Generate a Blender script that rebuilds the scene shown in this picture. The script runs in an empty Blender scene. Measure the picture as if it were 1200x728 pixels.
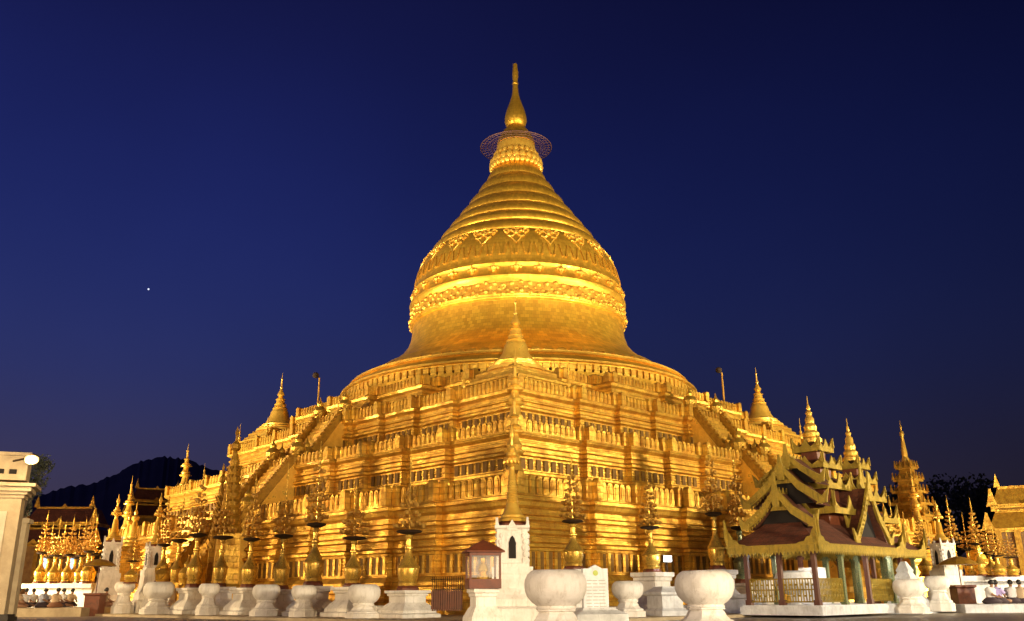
import bpy, math, random
from mathutils import Vector, Matrix
random.seed(7)
PI = math.pi; R2 = math.sqrt(2)
S = bpy.context.scene
COL = S.collection
# ------------------------------------------------------------------ camera
F_PX, TH, ROLL, YAW = 1050.0, 0.30854, 0.00812, -0.01330
FH_PX = F_PX/math.cos(TH); DF = 1.149
GZ = .6      # level of the paving
CAM = Vector((0.49, -72.95, 1.5))
_s, _c = math.sin(YAW), math.cos(YAW)
FH = Vector((_s, _c, 0)); RV = Vector((_c, -_s, 0))
FW = FH*math.cos(TH) + Vector((0, 0, math.sin(TH)))
UV = -FH*math.sin(TH) + Vector((0, 0, math.cos(TH)))
_cr, _sr = math.cos(ROLL), math.sin(ROLL)
XR = RV*_cr - UV*_sr; XU = RV*_sr + UV*_cr
cd = bpy.data.cameras.new('camera'); cam = bpy.data.objects.new('camera', cd); COL.objects.link(cam)
cd.lens = F_PX/1200*36; cd.sensor_width = 36; cd.clip_end = 3000; cd.clip_start = 0.1
cam.matrix_world = Matrix(((XR.x, XU.x, -FW.x, CAM.x), (XR.y, XU.y, -FW.y, CAM.y), (XR.z, XU.z, -FW.z, CAM.z), (0, 0, 0, 1)))
S.camera = cam

def ray(x, y):
    return FW*F_PX + XR*(x-600) + XU*(364-y)
def at(x, y, dist):
    """the point seen at photo position x, y at a horizontal distance dist in front of the camera"""
    r = ray(x, y); return CAM + r*(dist*DF/r.dot(FH))
def on_row(x, k, side):
    """ground point in direction x on a line parallel to a face of the pagoda, k further out than its corner"""
    r = ray(x, 683); n = Vector((1 if side < 0 else -1, 1, 0))
    t = (-(32.49+k) - CAM.dot(n))/r.dot(n)
    p = CAM + r*t; return Vector((p.x, p.y, 0))
def rheight(y, x, p):
    return height(y, x, p)-p.z
def height(y, x, p):
    d = (p-CAM).dot(FH)/DF; return at(x, y, d).z

# ------------------------------------------------------------------ world: deep blue dusk
w = bpy.data.worlds.new('World'); S.world = w; w.use_nodes = True
nt = w.node_tree; nt.nodes.clear()
def nd(t, kind, **kw):
    n = t.nodes.new(kind)
    for k, v in kw.items(): setattr(n, k, v)
    return n
out = nd(nt, 'ShaderNodeOutputWorld'); bg = nd(nt, 'ShaderNodeBackground')
tc = nd(nt, 'ShaderNodeTexCoord'); sp = nd(nt, 'ShaderNodeSeparateXYZ')
nt.links.new(tc.outputs['Generated'], sp.inputs[0])
ramp = nd(nt, 'ShaderNodeValToRGB'); nt.links.new(sp.outputs['Z'], ramp.inputs[0])
cr = ramp.color_ramp; cr.interpolation = 'B_SPLINE'
cr.elements[0].position = 0.0; cr.elements[0].color = (0.046, 0.032, 0.042, 1)
cr.elements[1].position = 0.75; cr.elements[1].color = (0.0042, 0.0040, 0.024, 1)
for p_, c_ in ((0.10, (0.036, 0.029, 0.055, 1)), (0.22, (0.018, 0.026, 0.108, 1)), (0.38, (0.0100, 0.0165, 0.108, 1)), (0.55, (0.0060, 0.0080, 0.058, 1))):
    e = cr.elements.new(p_); e.color = c_
# the western (left) side keeps more of the last light
mr = nd(nt, 'ShaderNodeMapRange'); nt.links.new(sp.outputs['X'], mr.inputs[0])
mr.inputs[1].default_value = -0.7; mr.inputs[2].default_value = 0.65; mr.inputs[3].default_value = 1.45; mr.inputs[4].default_value = 0.30
noi = nd(nt, 'ShaderNodeTexNoise'); noi.inputs['Scale'].default_value = 2.2; noi.inputs['Detail'].default_value = 4
nt.links.new(tc.outputs['Generated'], noi.inputs['Vector'])
mr2 = nd(nt, 'ShaderNodeMapRange'); nt.links.new(noi.outputs[0], mr2.inputs[0]); mr2.inputs[1].default_value = .3; mr2.inputs[2].default_value = .7; mr2.inputs[3].default_value = .9; mr2.inputs[4].default_value = 1.1
m1 = nd(nt, 'ShaderNodeMath', operation='MULTIPLY'); nt.links.new(mr.outputs[0], m1.inputs[0]); nt.links.new(mr2.outputs[0], m1.inputs[1])
nt.links.new(ramp.outputs[0], bg.inputs[0]); nt.links.new(m1.outputs[0], bg.inputs[1]); nt.links.new(bg.outputs[0], out.inputs[0])
S.view_settings.view_transform = 'Standard'; S.view_settings.look = 'None'; S.view_settings.gamma = 1; S.view_settings.exposure = 0

# ------------------------------------------------------------------ floodlights
def spot(loc, tgt, power, angle=90, col=(1, .72, .38), size=.6, blend=.6):
    l = bpy.data.lights.new('floodlight', 'SPOT'); l.energy = power; l.spot_size = math.radians(angle); l.spot_blend = blend
    l.color = col; l.shadow_soft_size = size
    o = bpy.data.objects.new('floodlight_beam', l); COL.objects.link(o); o.location = loc
    o.rotation_euler = (Vector(tgt)-Vector(loc)).to_track_quat('-Z', 'Y').to_euler(); return o
def pointl(loc, power, col=(1, .75, .42), size=.4):
    l = bpy.data.lights.new('lamp', 'POINT'); l.energy = power; l.color = col; l.shadow_soft_size = size
    o = bpy.data.objects.new('lamp_light', l); COL.objects.link(o); o.location = loc; return o
WARM = (1, .72, .37); AMB = (1, .60, .24); COOL = (.80, .88, 1.0); WHT = (1, .82, .52)
# side mast floods raking the front faces, plus added frontal fill, outside the frame
spot((50, -34, 9), (12, -16, 8), 70000, 70, WHT, 1.0)
spot((30, -70, 7), (4, -24, 9), 58000, 80, WHT, 1.0)  # added camera-side fill, softens the dark gaps at the redents
spot((-52, -26, 8), (-15, -15, 8), 46000, 70, WARM, 1.0)
spot((-26, -72, 7), (-5, -24, 9), 21000, 80, WARM, 1.0)  # added camera-side fill for the left face
# ground floods close to the wall behind the white stonework
for t_, pw in ((4, 500), (9.5, 900), (15, 1100), (21, 900), (28, 1600)):
    for sd in (-1, 1):
        u_ = Vector((sd, 1, 0)).normalized(); n_ = Vector((sd, -1, 0)).normalized()
        p_ = Vector((0, -32.49, 0))+u_*t_+n_*3.3+Vector((0, 0, .8))
        spot(p_, p_-n_*4.4+Vector((0, 0, 3.2)), pw*(1.15 if sd > 0 else .8), 120, WHT if sd > 0 else WARM, .15)
# dome floods standing on the parapet corners of the top terrace, aimed up
for a_ in range(8):
    A = math.radians(45*a_+(0 if a_ % 2 == 0 else 0)); rr = 22.0 if a_ % 2 == 0 else 19.5
    p_ = Vector((rr*math.cos(A+.18), rr*math.sin(A+.18), 14.8))
    spot(p_, (4*math.cos(A), 4*math.sin(A), 33), 2800, 66, WHT, .5, .8)
    spot(p_, (12*math.cos(A), 12*math.sin(A), 18.5), 700, 70, WHT, .4, .9)
# mast lamps high up, lighting the bell and spire
for x_, y_, pw in ((44, -36, 135000), (-44, -36, 115000), (6, -80, 90000)):
    spot((x_, y_, 9), (0, 0, 34), pw, 34, WHT, 1.0)
spot((5, -84, 8), (0, -20, 17.5), 38000, 16, WHT, .8, .8)  # added beam to brighten the front corner stupa
spot((-46, -40, 6), (-20, 0, 16), 60000, 22, WHT, .8, .8)  # added beam to brighten the left corner stupa
spot((46, -40, 6), (20, 0, 16), 60000, 22, WHT, .8, .8)  # same added beam for the right corner stupa
# far corners glare
spot((-46, -10, 3), (-24, -3, 8), 62000, 70, WHT, .6)
spot((48, -10, 3), (24, -3, 8), 46000, 70, WHT, .6)
p_ = at(70, 655, 62); spot((p_.x-3, p_.y-12, 6), at(70, 650, 72), 3800, 110, AMB, .4)  # added warm beam brightening the far left hall
p_ = at(1190, 655, 44); spot((p_.x+2, p_.y-6, 5), at(1190, 630, 50), 2600, 110, WHT, .4)  # added beam brightening the far right hall
p_ = at(55, 700, 44); spot((p_.x+3, p_.y-6, 5), at(50, 700, 48), 1500, 90, WARM, .3)
# forecourt lamps for the white stonework
spot((-14, -70, 5), (-8, -42, 1.5), 11500, 90, (1, .74, .44), .5)
spot((11, -72, 5), (6, -44, 1.5), 13500, 90, (1, .78, .55), .5)
spot((32, -58, 5), (20, -32, 1), 6500, 90, COOL, .5)
spot((-38, -52, 6), (-26, -20, 1), 8000, 100, WARM, .5)

# ------------------------------------------------------------------ materials
def mat(name, col, rough=.6, metal=0, var=None, vscale=3, bump=0, bscale=20, brick=None, emit=None, estr=0, spec=.5, alpha=1, trans=0, vmix=1.0, polar=0, rvar=0.0, streak=None):
    m = bpy.data.materials.new(name); m.use_nodes = True; t = m.node_tree
    b = t.nodes['Principled BSDF']
    b.inputs['Roughness'].default_value = rough; b.inputs['Metallic'].default_value = metal
    b.inputs['Specular IOR Level'].default_value = spec
    b.inputs['Base Color'].default_value = (*col, 1)
    if trans: b.inputs['Transmission Weight'].default_value = trans
    if emit: b.inputs['Emission Color'].default_value = (*emit, 1); b.inputs['Emission Strength'].default_value = estr
    if alpha < 1: b.inputs['Alpha'].default_value = alpha
    if var is None and not bump and not brick: return m
    tc = nd(t, 'ShaderNodeTexCoord')
    n = nd(t, 'ShaderNodeTexNoise'); n.inputs['Scale'].default_value = vscale; n.inputs['Detail'].default_value = 6; n.inputs['Roughness'].default_value = .65
    t.links.new(tc.outputs['Object'], n.inputs['Vector'])
    cur = None
    if var is not None:
        r = nd(t, 'ShaderNodeMapRange'); t.links.new(n.outputs[0], r.inputs[0]); r.inputs[1].default_value = .38; r.inputs[2].default_value = .66
        mx = nd(t, 'ShaderNodeMix', data_type='RGBA'); t.links.new(r.outputs[0], mx.inputs[0])
        mx.inputs[6].default_value = (*col, 1); mx.inputs[7].default_value = (*var, 1)
        cur = mx.outputs[2]
        if rvar:
            r2 = nd(t, 'ShaderNodeMapRange'); t.links.new(n.outputs[0], r2.inputs[0]); r2.inputs[1].default_value = .3; r2.inputs[2].default_value = .7
            r2.inputs[3].default_value = max(.05, rough-rvar); r2.inputs[4].default_value = rough+rvar
            t.links.new(r2.outputs[0], b.inputs['Roughness'])
    hgt = None
    if brick:
        bw, bh = brick
        s = nd(t, 'ShaderNodeSeparateXYZ'); t.links.new(tc.outputs['Object'], s.inputs[0])
        if polar:
            at2 = nd(t, 'ShaderNodeMath', operation='ARCTAN2'); t.links.new(s.outputs[1], at2.inputs[0]); t.links.new(s.outputs[0], at2.inputs[1])
            u = nd(t, 'ShaderNodeMath', operation='MULTIPLY'); t.links.new(at2.outputs[0], u.inputs[0]); u.inputs[1].default_value = polar
        else:
            u = nd(t, 'ShaderNodeMath', operation='ADD'); t.links.new(s.outputs[0], u.inputs[0]); t.links.new(s.outputs[1], u.inputs[1])
        cx = nd(t, 'ShaderNodeCombineXYZ'); t.links.new(u.outputs[0], cx.inputs[0]); t.links.new(s.outputs[2], cx.inputs[1])
        bk = nd(t, 'ShaderNodeTexBrick'); t.links.new(cx.outputs[0], bk.inputs['Vector'])
        bk.inputs['Scale'].default_value = 1; bk.inputs['Brick Width'].default_value = bw; bk.inputs['Row Height'].default_value = bh
        bk.inputs['Mortar Size'].default_value = .012; bk.inputs['Mortar Smooth'].default_value = .6
        bk.inputs['Color1'].default_value = (1, 1, 1, 1); bk.inputs['Color2'].default_value = (.62, .56, .5, 1); bk.inputs['Mortar'].default_value = (.35, .28, .22, 1)
        if cur is not None:
            ml = nd(t, 'ShaderNodeMix', data_type='RGBA', blend_type='MULTIPLY'); ml.inputs[0].default_value = .75
            t.links.new(cur, ml.inputs[6]); t.links.new(bk.outputs['Color'], ml.inputs[7]); cur = ml.outputs[2]
        hgt = bk.outputs['Fac']
    if streak:
        mp = nd(t, 'ShaderNodeMapping'); mp.inputs['Scale'].default_value = (5, 5, .7); t.links.new(tc.outputs['Object'], mp.inputs[0])
        n3 = nd(t, 'ShaderNodeTexNoise'); n3.inputs['Scale'].default_value = 1.6; n3.inputs['Detail'].default_value = 8; n3.inputs['Roughness'].default_value = .7; t.links.new(mp.outputs[0], n3.inputs['Vector'])
        r3 = nd(t, 'ShaderNodeMapRange'); t.links.new(n3.outputs[0], r3.inputs[0]); r3.inputs[1].default_value = .52; r3.inputs[2].default_value = .72
        mz = nd(t, 'ShaderNodeMix', data_type='RGBA'); t.links.new(r3.outputs[0], mz.inputs[0]); t.links.new(cur, mz.inputs[6]); mz.inputs[7].default_value = (*streak, 1); cur = mz.outputs[2]
    if cur is not None: t.links.new(cur, b.inputs['Base Color'])
    if bump:
        n2 = nd(t, 'ShaderNodeTexNoise'); n2.inputs['Scale'].default_value = bscale; n2.inputs['Detail'].default_value = 5
        t.links.new(tc.outputs['Object'], n2.inputs['Vector'])
        bp = nd(t, 'ShaderNodeBump'); bp.inputs['Strength'].default_value = bump; bp.inputs['Distance'].default_value = .05
        src = n2.outputs[0]
        if hgt is not None:
            sb = nd(t, 'ShaderNodeMath', operation='SUBTRACT'); t.links.new(n2.outputs[0], sb.inputs[0]); t.links.new(hgt, sb.inputs[1]); src = sb.outputs[0]
        t.links.new(src, bp.inputs['Height']); t.links.new(bp.outputs[0], b.inputs['Normal'])
    return m
GOLD = mat('gold_leaf', (.90, .57, .08), .42, .62, (.62, .30, .03), 1.3, .7, 6, (.62, .31), rvar=.14, streak=(.42, .17, .03))
GOLDC = mat('gold_plates_dome', (.84, .49, .05), .38, .7, (.74, .40, .04), .6, .3, 7, (.42, .3), polar=11, rvar=.1)
GOLDS = mat('gold_smooth', (.90, .56, .09), .34, .5, (.74, .40, .05), 3, .2, 14, rvar=.1)
GOLDD = mat('gold_dull', (.50, .27, .025), .5, .5, (.30, .14, .012), 4, .4, 16)
BRASS = mat('brass', (.80, .50, .08), .30, .62, (.45, .25, .04), 5, .1, 18, rvar=.08)
CUP = mat('cup_metal', (.78, .46, .09), .32, .7, (.45, .22, .04), 5)
DARKM = mat('dark_iron', (.035, .02, .01), .8, .1, spec=.2)
NICHE = mat('niche_glaze', (.14, .07, .018), .6, .1, (.24, .13, .03), 3, spec=.15)
WHITE = mat('whitewash', (.84, .80, .74), .65, 0, (.66, .61, .54), 1.6, .35, 10, streak=(.52, .47, .40))
WHITE2 = mat('whitewash_grey', (.72, .73, .75), .65, 0, (.52, .52, .54), 2.2, .35, 10, streak=(.44, .43, .42))
STONE = mat('paving', (.30, .25, .20), .42, 0, (.19, .155, .125), .7, .2, 6)
LBASE = mat('plinth_paint', (.48, .38, .235), .6, 0, (.36, .27, .16), 2.0, .2, 9)
BROWN = mat('brown_roof', (.17, .048, .02), .65, 0, (.10, .03, .014), 2, .9, 14, (.22, .2), streak=(.07, .03, .018))
WOOD = mat('brown_post', (.10, .032, .016), .5, 0, (.09, .03, .02), 5)
REDW = mat('red_brown_wood', (.17, .042, .013), .5, 0, (.10, .028, .01), 6)
GREENG = mat('green_gold', (.34, .24, .03), .42, .5, (.50, .33, .04), 5, .9, 30, streak=(.16, .12, .03))
GLASS = mat('glass_pane', (.9, .9, .9), .05, 0, trans=0, alpha=.12)
DARK = mat('dark_opening', (.012, .008, .006), .9)
LEAF = mat('dark_leaf', (.045, .05, .03), .7, 0, (.02, .028, .018), 1)
BARK = mat('bark', (.08, .055, .04), .9)
SKIN = mat('skin', (.30, .16, .09), .6); HAIR = mat('hair', (.012, .010, .009), .5)
LAMPG = mat('lamp_glass', (1, .85, .6), .3, emit=(1, .56, .16), estr=3.2)
SCREEN = mat('lit_window', (.6, .75, .85), .3, emit=(.55, .8, 1), estr=1.2)
TEAL = mat('green_mosaic', (.06, .13, .08), .3, .3, (.35, .32, .14), 30)
PINK = mat('pink_cloth', (.6, .25, .3), .8)

# ------------------------------------------------------------------ mesh helpers
class MB:
    def __init__(s): s.v = []; s.f = []; s.sm = []
    def add(s, vs, fs, smooth=False):
        b = len(s.v); s.v += [tuple(v) for v in vs]
        s.f += [tuple(b+i for i in f) for f in fs]; s.sm += [smooth]*len(fs); return s
    def box(s, c, d, M=None):
        x, y, z = c; a, b, e = d[0]/2, d[1]/2, d[2]/2
        vs = [Vector((x+i*a, y+j*b, z+k*e)) for k in (-1, 1) for i, j in ((-1, -1), (1, -1), (1, 1), (-1, 1))]
        if M: vs = [M @ v for v in vs]
        return s.add(vs, [(3, 2, 1, 0), (4, 5, 6, 7), (0, 1, 5, 4), (1, 2, 6, 5), (2, 3, 7, 6), (3, 0, 4, 7)])
    def lathe(s, prof, n=24, c=(0, 0, 0), smooth=True, M=None, rot=0, sq=None):
        vs = []
        for r, z in prof:
            for i in range(n):
                a = 2*PI*i/n + rot
                v = Vector((c[0]+r*math.cos(a), c[1]+r*math.sin(a), c[2]+z)); vs.append(M @ v if M else v)
        fs = [(j*n+i, j*n+(i+1) % n, (j+1)*n+(i+1) % n, (j+1)*n+i) for j in range(len(prof)-1) for i in range(n)]
        k = len(prof)-1
        s.add(vs, fs, smooth); b = len(s.v)-len(vs)
        s.f.append(tuple(b+i for i in reversed(range(n)))); s.sm.append(False)
        s.f.append(tuple(b+k*n+i for i in range(n))); s.sm.append(False)
        return s
    def sq(s, prof, c=(0, 0, 0), M=None):      # square lathe: half widths
        return s.lathe([(r*R2, z) for r, z in prof], 4, c, False, M, PI/4)
    def tube(s, a, b, r0, r1=None, n=6):
        a, b = Vector(a), Vector(b); r1 = r0 if r1 is None else r1
        q = (b-a).to_track_quat('Z', 'Y'); vs = []
        for p, r in ((a, r0), (b, r1)):
            for i in range(n): vs.append(p + q @ Vector((r*math.cos(2*PI*i/n), r*math.sin(2*PI*i/n), 0)))
        s.add(vs, [(i, (i+1) % n, n+(i+1) % n, n+i) for i in range(n)], n > 5)
        bb = len(s.v)-2*n; s.f += [tuple(bb+i for i in reversed(range(n))), tuple(bb+n+i for i in range(n))]; s.sm += [False]*2
        return s
    def prism(s, pts, o, ux, uy, un, th):      # polygon pts (2D) on axes ux, uy, thickness th along un (centred)
        n = len(pts); o, ux, uy, un = map(Vector, (o, ux, uy, un))
        vs = [o+ux*x+uy*y-un*th/2 for x, y in pts] + [o+ux*x+uy*y+un*th/2 for x, y in pts]
        fs = [tuple(range(n)), tuple(reversed(range(n, 2*n)))] + [(i, n+i, n+(i+1) % n, (i+1) % n) for i in range(n)]
        return s.add(vs, fs)
    def blob(s, c, r, n=6, m=4, sz=1.0):
        prof = [(r*math.sin(PI*k/m)+1e-4, -r*sz*math.cos(PI*k/m)) for k in range(m+1)]
        return s.lathe(prof, n, c)
    def build(s, name, m, parent=None, loc=None, angle=32, rz=None, link=True):
        me = bpy.data.meshes.new(name); me.from_pydata(s.v, [], s.f); me.update()
        me.polygons.foreach_set('use_smooth', s.sm); me.materials.append(m)
        if any(s.sm): me.set_sharp_from_angle(angle=math.radians(angle))
        o = bpy.data.objects.new(name, me); COL.objects.link(o)
        if parent: o.parent = parent
        if loc is not None: o.location = loc
        if rz is not None: o.rotation_euler.z = rz
        return o
def tag(o, label=None, cat=None, group=None, kind=None):
    if label: o['label'] = label
    if cat: o['category'] = cat
    if group: o['group'] = group
    if kind: o['kind'] = kind
    return o
def thing(name, label, cat, loc=(0, 0, 0), rz=0, group=None):
    o = bpy.data.objects.new(name, None); COL.objects.link(o); o.empty_display_size = .2
    o.location = loc; o.rotation_euler.z = rz; return tag(o, label, cat, group)
KIDS = {}
def kids(o):
    return list(o.children)
def copy_tree(o, parent=None):
    c = o.copy(); COL.objects.link(c)
    if parent: c.parent = parent; c.matrix_parent_inverse = o.matrix_parent_inverse.copy()
    for k in kids(o): copy_tree(k, c)
    return c
def dup(o, loc, rz=0, sc=1, label=None, group=None, zs=None):
    c = copy_tree(o); c.location = loc; c.rotation_euler.z = rz; c.scale = (sc, sc, zs or sc)
    if label: c['label'] = label
    if group: c['group'] = group
    return c

# ------------------------------------------------------------------ ground
g = MB(); g.add([(-900, -300, GZ), (900, -300, GZ), (900, 1200, GZ), (-900, 1200, GZ)], [(0, 1, 2, 3)])
tag(g.build('ground', STONE), kind='structure')
# raised strip (kerb) under the row of white stonework round the pagoda, both faces
def strip(k0, k1, z0, z1, name, m):
    mb = MB()
    a0, a1 = 32.49+k0, 32.49+k1
    o_ = [(0, -a1), (a1, 0), (0, a1), (-a1, 0)]; i_ = [(0, -a0), (a0, 0), (0, a0), (-a0, 0)]
    vs = [(x, y, z1) for x, y in o_]+[(x, y, z1) for x, y in i_]+[(x, y, z0) for x, y in o_]+[(x, y, z0) for x, y in i_]
    fs = []
    for i in range(4):
        j = (i+1) % 4
        fs += [(i, j, 4+j, 4+i), (8+i, 8+j, j, i)]
    mb.add(vs, fs)
    return tag(mb.build(name, m), kind='structure')
strip(-3, 11.2, GZ, GZ+.12, 'pavement', LBASE)

# ------------------------------------------------------------------ the pagoda
PG = thing('golden_pagoda', 'huge terraced golden pagoda with bell dome and ringed spire', 'pagoda', (0, 0, 0), PI/4)
STEPS = [(5.0, .36), (8.3, .36), (11.4, .36), (14.4, .36)]
def plan(s):
    side = [(-s, -s)]; e = 0
    lim = s-2.2
    st = [t for t in STEPS if t[0] < lim]
    for t, d in st:
        side.append((-s+t, -s-e)); e += d; side.append((-s+t, -s-e))
    for t, d in reversed(st):
        side.append((s-t, -s-e)); e -= d; side.append((s-t, -s-e))
    pts = []
    for q in range(4):
        c, sn = (1, 0, -1, 0)[q], (0, 1, 0, -1)[q]
        pts += [(x*c-y*sn, x*sn+y*c) for x, y in side]
    return pts
def offset(pts, d):
    n = len(pts); o = []
    for i in range(n):
        p0, p1, p2 = pts[i-1], pts[i], pts[(i+1) % n]
        def nrm(a, b):
            dx, dy = b[0]-a[0], b[1]-a[1]; L = math.hypot(dx, dy); return (dy/L, -dx/L)
        a, b = nrm(p0, p1), nrm(p1, p2)
        o.append((p1[0]+d*(a[0]+b[0]), p1[1]+d*(a[1]+b[1])))
    return o
def sweep(mb, pts, prof, cap=True):
    n = len(pts); vs = []
    for d, z in prof: vs += [(x, y, z) for x, y in offset(pts, d)]
    fs = [(j*n+i, j*n+(i+1) % n, (j+1)*n+(i+1) % n, (j+1)*n+i) for j in range(len(prof)-1) for i in range(n)]
    if cap: fs.append(tuple((len(prof)-1)*n+i for i in range(n)))
    mb.add(vs, fs)
def edges(pts):
    n = len(pts)
    for i in range(n):
        a, b = pts[i], pts[(i+1) % n]
        dx, dy = b[0]-a[0], b[1]-a[1]; L = math.hypot(dx, dy)
        yield Vector((*a, 0)), Vector((dx/L, dy/L, 0)), Vector((dy/L, -dx/L, 0)), L
ZK = [(-9, -9), (0, 0), (1.6, 2.16), (2.55, 3.34), (2.85, 3.69), (4.78, 5.9), (5.5, 6.75), (6.3, 7.58), (6.72, 8.04), (8.0, 9.45), (8.62, 10.08), (9.45, 10.93), (9.8, 11.3), (11.12, 12.7), (11.76, 13.4), (30, 31.64)]
def ZM(z):
    for (a, b), (c, d) in zip(ZK, ZK[1:]):
        if a <= z <= c: return b+(d-b)*(z-a)/(c-a)
TW = []
def beads(prof):
    o = [prof[0]]
    for (d0, z0), (d1, z1) in zip(prof, prof[1:]):
        L = z1-z0
        if abs(d1-d0) < .03 and L > .16 and z0 > 1.0:
            k = max(1, int(L/.13)); h = L/k
            for i in range(k):
                b = z0+i*h; e = .022 if i % 2 else .045
                o += [(d0+e, b+.01), (d0+e, b+h*.45), (d0, b+h*.5), (d0, b+h*.98)]
        o.append((d1, z1))
    return o
def terrace(s, z0, merl, win, prof, mw, wsp):
    """one terrace: moulded wall, parapet of round-topped plaques, row of dark glazed niches"""
    merl = tuple(ZM(z) for z in merl); prof = beads([(d, ZM(z)) for d, z in prof])
    pts = plan(s) if isinstance(s, float) else s; mb = MB(); sweep(mb, pts, prof); TW.append(mb.build('terrace_wall', GOLD, PG))
    mz0, mz1 = merl; pm = MB(); pr = offset(pts, .1)
    sweep(pm, offset(pr, -.34), [(0, mz0-.02), (0, mz1-.14), (.0, mz1-.14)], True)
    rel = MB()
    for a, u, nrm, L in edges(pr):
        if L < .5: 
            k = 0
        else: k = max(1, int(round(L/mw)))
        for i in range(k):
            cx = (i+.5)*L/k; hw = L/k*.42; h = mz1-mz0
            tp = [(-hw, 0), (hw, 0), (hw, h*.72), (hw*.8, h*.88), (hw*.38, h*.98), (-hw*.38, h*.98), (-hw*.8, h*.88), (-hw, h*.72)]
            jz = random.uniform(-.015, .015)
            pm.prism(tp, a+u*cx-nrm*.08+Vector((0, 0, mz0+jz)), u, (0, 0, 1), nrm, .17)
            tp2 = [(x*.62, h*.1+z*.76) for x, z in tp]
            pm.prism(tp2, a+u*cx+nrm*.015+Vector((0, 0, mz0+jz)), u, (0, 0, 1), nrm, .05)
        # corner blocks at each redent, taller with a curved cap
        if L > .5:
            for e_ in (0, L):
                pm.prism([(-.2, -.05), (.2, -.05), (.2, h*.95), (.1, h*1.15), (-.1, h*1.15), (-.2, h*.95)], a+u*(e_+(.2 if e_ == 0 else -.2))+nrm*.03+Vector((0, 0, mz0)), u, (0, 0, 1), nrm, .34)
    pm.build('parapet', GOLD, PG)
    return pts
WINS = []
def niches(s, d, z0, z1, sp, w_):
    z0, z1 = ZM(z0), ZM(z1)
    for a, u, nrm, L in edges(offset(plan(s), d)):
        if L < .5: continue
        k = int((L-.25)/sp)
        for i in range(k):
            c = a+u*(L/2+(i-(k-1)/2)*sp)
            WINS.append((c, u, nrm, z0, z1, w_))
s1, s2, s3 = 32.49/R2, 28.3/R2, 23.5/R2
terrace(s1, 0, (4.78, 5.5), None, [(.55, 0), (.55, .95), (.42, 1.02), (.42, 1.18), (.5, 1.25), (.5, 1.42), (.3, 1.5), (.3, 1.62), (.14, 1.78), (0, 1.82), (0, 1.9), (0.0, 2.62), (.08, 2.62), (.1, 2.72), (.28, 2.76), (.28, 2.88), (.02, 2.95), (.02, 3.2), (.16, 3.26), (.16, 3.4), (-.02, 3.48), (-.02, 3.72), (.1, 3.78), (.1, 3.92), (-.04, 3.98), (-.04, 4.2), (.14, 4.32), (.2, 4.46), (.3, 4.52), (.3, 4.66), (.12, 4.72), (.12, 4.79)], .46, .5)
niches(s1, .075, 1.93, 2.58, .56, .27)
terrace(s2, 4.7, (8.0, 8.62), None, [(0.1, 4.6), (.1, 5.6), (.24, 5.7), (.24, 5.95), (.1, 6.05), (.1, 6.18), (0, 6.2), (0, 6.84), (.2, 6.9), (.2, 7.03), (0, 7.1), (0, 7.28), (.14, 7.34), (.14, 7.46), (-.02, 7.52), (-.02, 7.66), (.2, 7.8), (.26, 7.94), (.14, 7.98), (.14, 8.02)], .42, .5)
niches(s2, .075, 6.26, 6.76, .56, .30)
terrace(s3, 7.9, (11.12, 11.76), None, [(0.1, 7.9), (.1, 8.8), (.22, 8.9), (.22, 9.15), (.05, 9.25), (0, 9.3), (0, 9.98), (.2, 10.04), (.2, 10.16), (0, 10.22), (0, 10.42), (.12, 10.48), (.12, 10.6), (-.04, 10.66), (-.04, 10.78), (.2, 10.92), (.26, 11.06), (.14, 11.1), (.14, 11.14)], .36, .5)
niches(s3, .075, 9.4, 9.86, .54, .28)
# raised frames between the base niches
fr = MB()
for a, u, nrm, L in edges(offset(plan(s1), .0)):
    if L < .5: continue
    k = int((L-.25)/.56)
    for i in range(k+1):
        c = a+u*(L/2+(i-k/2)*.56)+nrm*.04
        M = Matrix.Translation(c+Vector((0, 0, ZM(2.26)))) @ Matrix(((u.x, nrm.x, 0, 0), (u.y, nrm.y, 0, 0), (0, 0, 1, 0), (0, 0, 0, 1)))
        fr.box((0, 0, 0), (.2, .12, .86), M)
_me = fr.build('pilaster_row', GOLD, TW[0])
tag(_me, kind='stuff')
def win_box(mb, wd, off):
    c, u, nrm, z0, z1, w_ = wd
    M = Matrix.Translation(c-off+Vector((0, 0, (z0+z1)/2))) @ Matrix(((u.x, nrm.x, 0, 0), (u.y, nrm.y, 0, 0), (0, 0, 1, 0), (0, 0, 0, 1)))
    mb.box((0, 0, 0), (w_, .03, z1-z0), M)
rot45 = Matrix.Rotation(PI/4, 3, 'Z')
def wkey(wd):
    p = rot45 @ wd[0]; n_ = rot45 @ wd[2]; d = Vector((p.x-CAM.x, p.y-CAM.y, 0))
    return d.length + (500 if d.dot(n_) > -.5 else 0)
WINS.sort(key=wkey)
for wd in WINS[:98]:
    mb = MB(); win_box(mb, wd, wd[0]); o = mb.build('niche_window', NICHE, TW[0 if wd[3] < 5 else 1 if wd[3] < 9 else 2]); o.location = (wd[0].x, wd[0].y, 0)
mb = MB()
for wd in WINS[98:]: win_box(mb, wd, Vector((0, 0, 0)))
tag(mb.build('niche_window', NICHE, PG), kind='stuff')

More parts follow.
